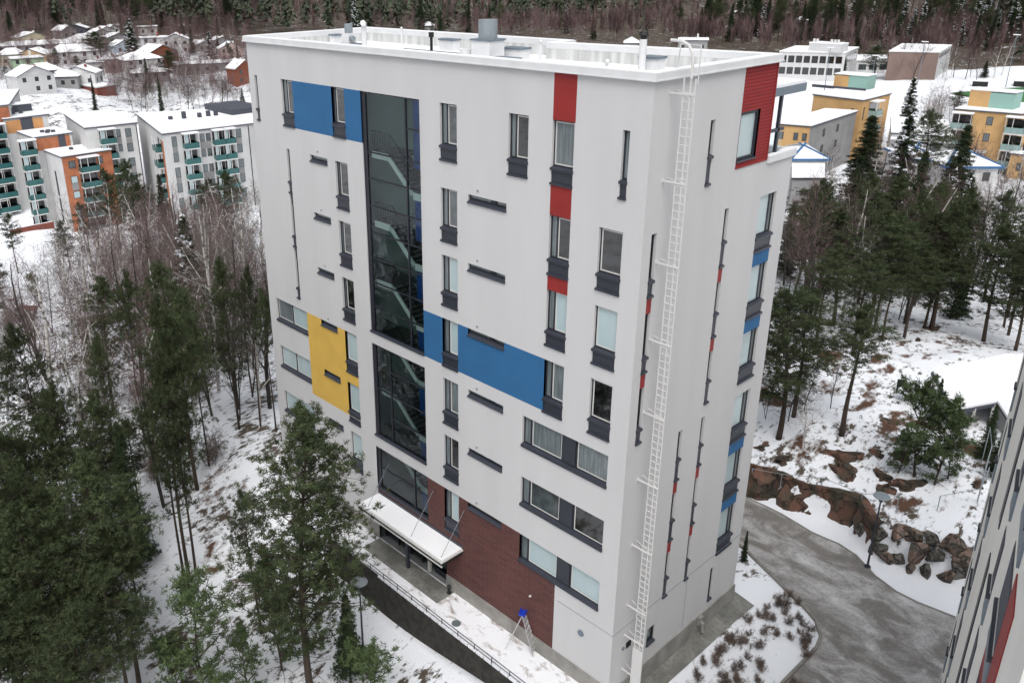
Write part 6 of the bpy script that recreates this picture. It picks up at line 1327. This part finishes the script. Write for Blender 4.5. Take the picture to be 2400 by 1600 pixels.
# ================================================================== THE NEIGHBOURING TOWER at the right edge
P0 = np.array([12.37, -1.77]); dU = np.array([-.23306, .97246]); sF = 13.1
t = empty('neighbouring_tower', (0, 0, 0), 0, 'pale tower with slate window strips and a red panel, cropped by the right edge', 'apartment building')
nO = np.array([-dU[1], dU[0]])     # outwards, to the left
class NW(Wall2):
    def __init__(s, t): s.t = t; s.a = P0; s.d = dU; s.n = nO; s.L = sF
W_N = NW(t)
S0 = -10.5; ZTn = 1.2
mb = MB().mat(MT['lime_render']); W_N.box(mb, S0, sF, -9, 0, -23, ZTn); mb.build('wall', None, t)
mb = MB().mat(MT['flashing']); W_N.box(mb, S0-.1, sF+.1, -9.1, .1, ZTn, ZTn+.3); mb.build('parapet', None, t)
def nwin(u0, u1, zt, hg=1.45, hb=2.35):
    mb = MB().mat(MT['frame']); W_N.box(mb, u0, u1, -.05, .012, zt-hg, zt); f = mb.build('window', None, t)
    mb = MB().mat(MT['slate']); W_N.box(mb, u0+.06, u1-.06, -.05, .02, zt-hg+.1, zt-.06); mb.build('pane', None, f)
    mb = MB().mat(MT['whiteframe']); W_N.box(mb, u0+.06, u1-.06, .0, .03, zt-hg-.0, zt-hg+.08); mb.build('inner_frame', None, f)
    mb = MB().mat(MT['greycap']); W_N.box(mb, u0, u1, -.05, .05, zt-hb, zt-hg-.1); mb.build('spandrel', None, f)
    mb = MB().mat(MT['steel']); W_N.box(mb, u0-.02, u1+.02, 0, .1, zt-hg-.1, zt-hg); mb.build('sill', None, f)
for k in range(-2, 6): nwin(7.3, 8.5, -3.95-3*k, 1.4)
for k in range(-2, 5): nwin(-1.6, -.7, -3.95-3*k)
for k in range(-2, 6): nwin(11.2, 11.7, -3.95-3*k, 1.4)
for k in range(-1, 4): nwin(-6.2, -4.2, -2.2-3*k)
for z0, z1 in ((-21, -6.6), (-5.4, 3)):
    mb = MB().mat(MT['frame']); W_N.box(mb, 1.5, 2.2, -.05, .03, z0, z1); mb.build('slit_window', None, t)
mb = MB().mat(MT['red']); W_N.box(mb, -7.6, -6.3, -.05, .025, -21, -1.6); mb.build('red_panel', None, t)
mb = MB().mat(MT['red']); W_N.box(mb, -6.3, -4.2, -.05, .02, -5.6, -4.55); mb.build('red_panel', None, t)
mb = MB().mat(MT['blind']); W_N.box(mb, sF+.05, sF+.55, -1.2, -.02, -11, 2.5); mb.build('balcony_glass', None, t)
# ================================================================== sky, light, camera
w = bpy.data.worlds.new("World"); SC.world = w; w.use_nodes = True; nt = w.node_tree; bg = nt.nodes['Background']
sk = nt.nodes.new('ShaderNodeTexSky'); sk.sky_type = 'NISHITA'; sk.sun_disc = False; sk.sun_elevation = R(48); sk.sun_rotation = R(200); sk.dust_density = 4; sk.air_density = 1.2
hs = nt.nodes.new('ShaderNodeHueSaturation'); hs.inputs['Saturation'].default_value = .22; hs.inputs['Value'].default_value = 1.0
nt.links.new(sk.outputs[0], hs.inputs['Color'])
# an overcast sky is brighter overhead than at the horizon
tc = nt.nodes.new('ShaderNodeTexCoord'); sx = nt.nodes.new('ShaderNodeSeparateXYZ'); mr = nt.nodes.new('ShaderNodeMapRange'); mm = nt.nodes.new('ShaderNodeMix'); mm.data_type = 'RGBA'; mm.blend_type = 'MULTIPLY'; mm.inputs[0].default_value = 1
nt.links.new(tc.outputs['Generated'], sx.inputs[0]); nt.links.new(sx.outputs['Z'], mr.inputs[0]); mr.inputs[1].default_value = 0; mr.inputs[2].default_value = 1; mr.inputs[3].default_value = .62; mr.inputs[4].default_value = 2.0
nt.links.new(hs.outputs[0], mm.inputs[6]); nt.links.new(mr.outputs[0], mm.inputs[7]); nt.links.new(mm.outputs[2], bg.inputs[0]); bg.inputs[1].default_value = .12
ld = bpy.data.lights.new('sun', 'SUN'); ld.energy = .8; ld.angle = R(30); ld.color = (1, .97, .93); lo_ = bpy.data.objects.new('sun', ld); COL.objects.link(lo_)
sd = Vector((.48, -.52, 1.0)).normalized(); lo_.rotation_euler = sd.to_track_quat('Z', 'Y').to_euler(); lo_.location = (0, 0, 60)
sk.sun_elevation = math.asin(sd.z); sk.sun_rotation = math.atan2(sd.x, sd.y)
cd = bpy.data.cameras.new('camera'); cam = bpy.data.objects.new('camera', cd); COL.objects.link(cam); SC.camera = cam
cd.sensor_width = 36; cd.sensor_fit = 'HORIZONTAL'; cd.lens = CP['f']/2400*36; cd.shift_x = (1200-CP['ppx'])/2400; cd.shift_y = -(800-CP['ppy'])/2400
cd.clip_end = 6000; cd.clip_start = .3
mw = Matrix(((RR[0], UU[0], -FW[0], CC[0]), (RR[1], UU[1], -FW[1], CC[1]), (RR[2], UU[2], -FW[2], CC[2]), (0, 0, 0, 1))); cam.matrix_world = mw
SC.view_settings.view_transform = 'Standard'; SC.view_settings.look = 'None'; SC.view_settings.exposure = -0.03; SC.view_settings.gamma = 1
SC.render.engine = 'CYCLES'; SC.cycles.max_bounces = 6; SC.cycles.transparent_max_bounces = 12
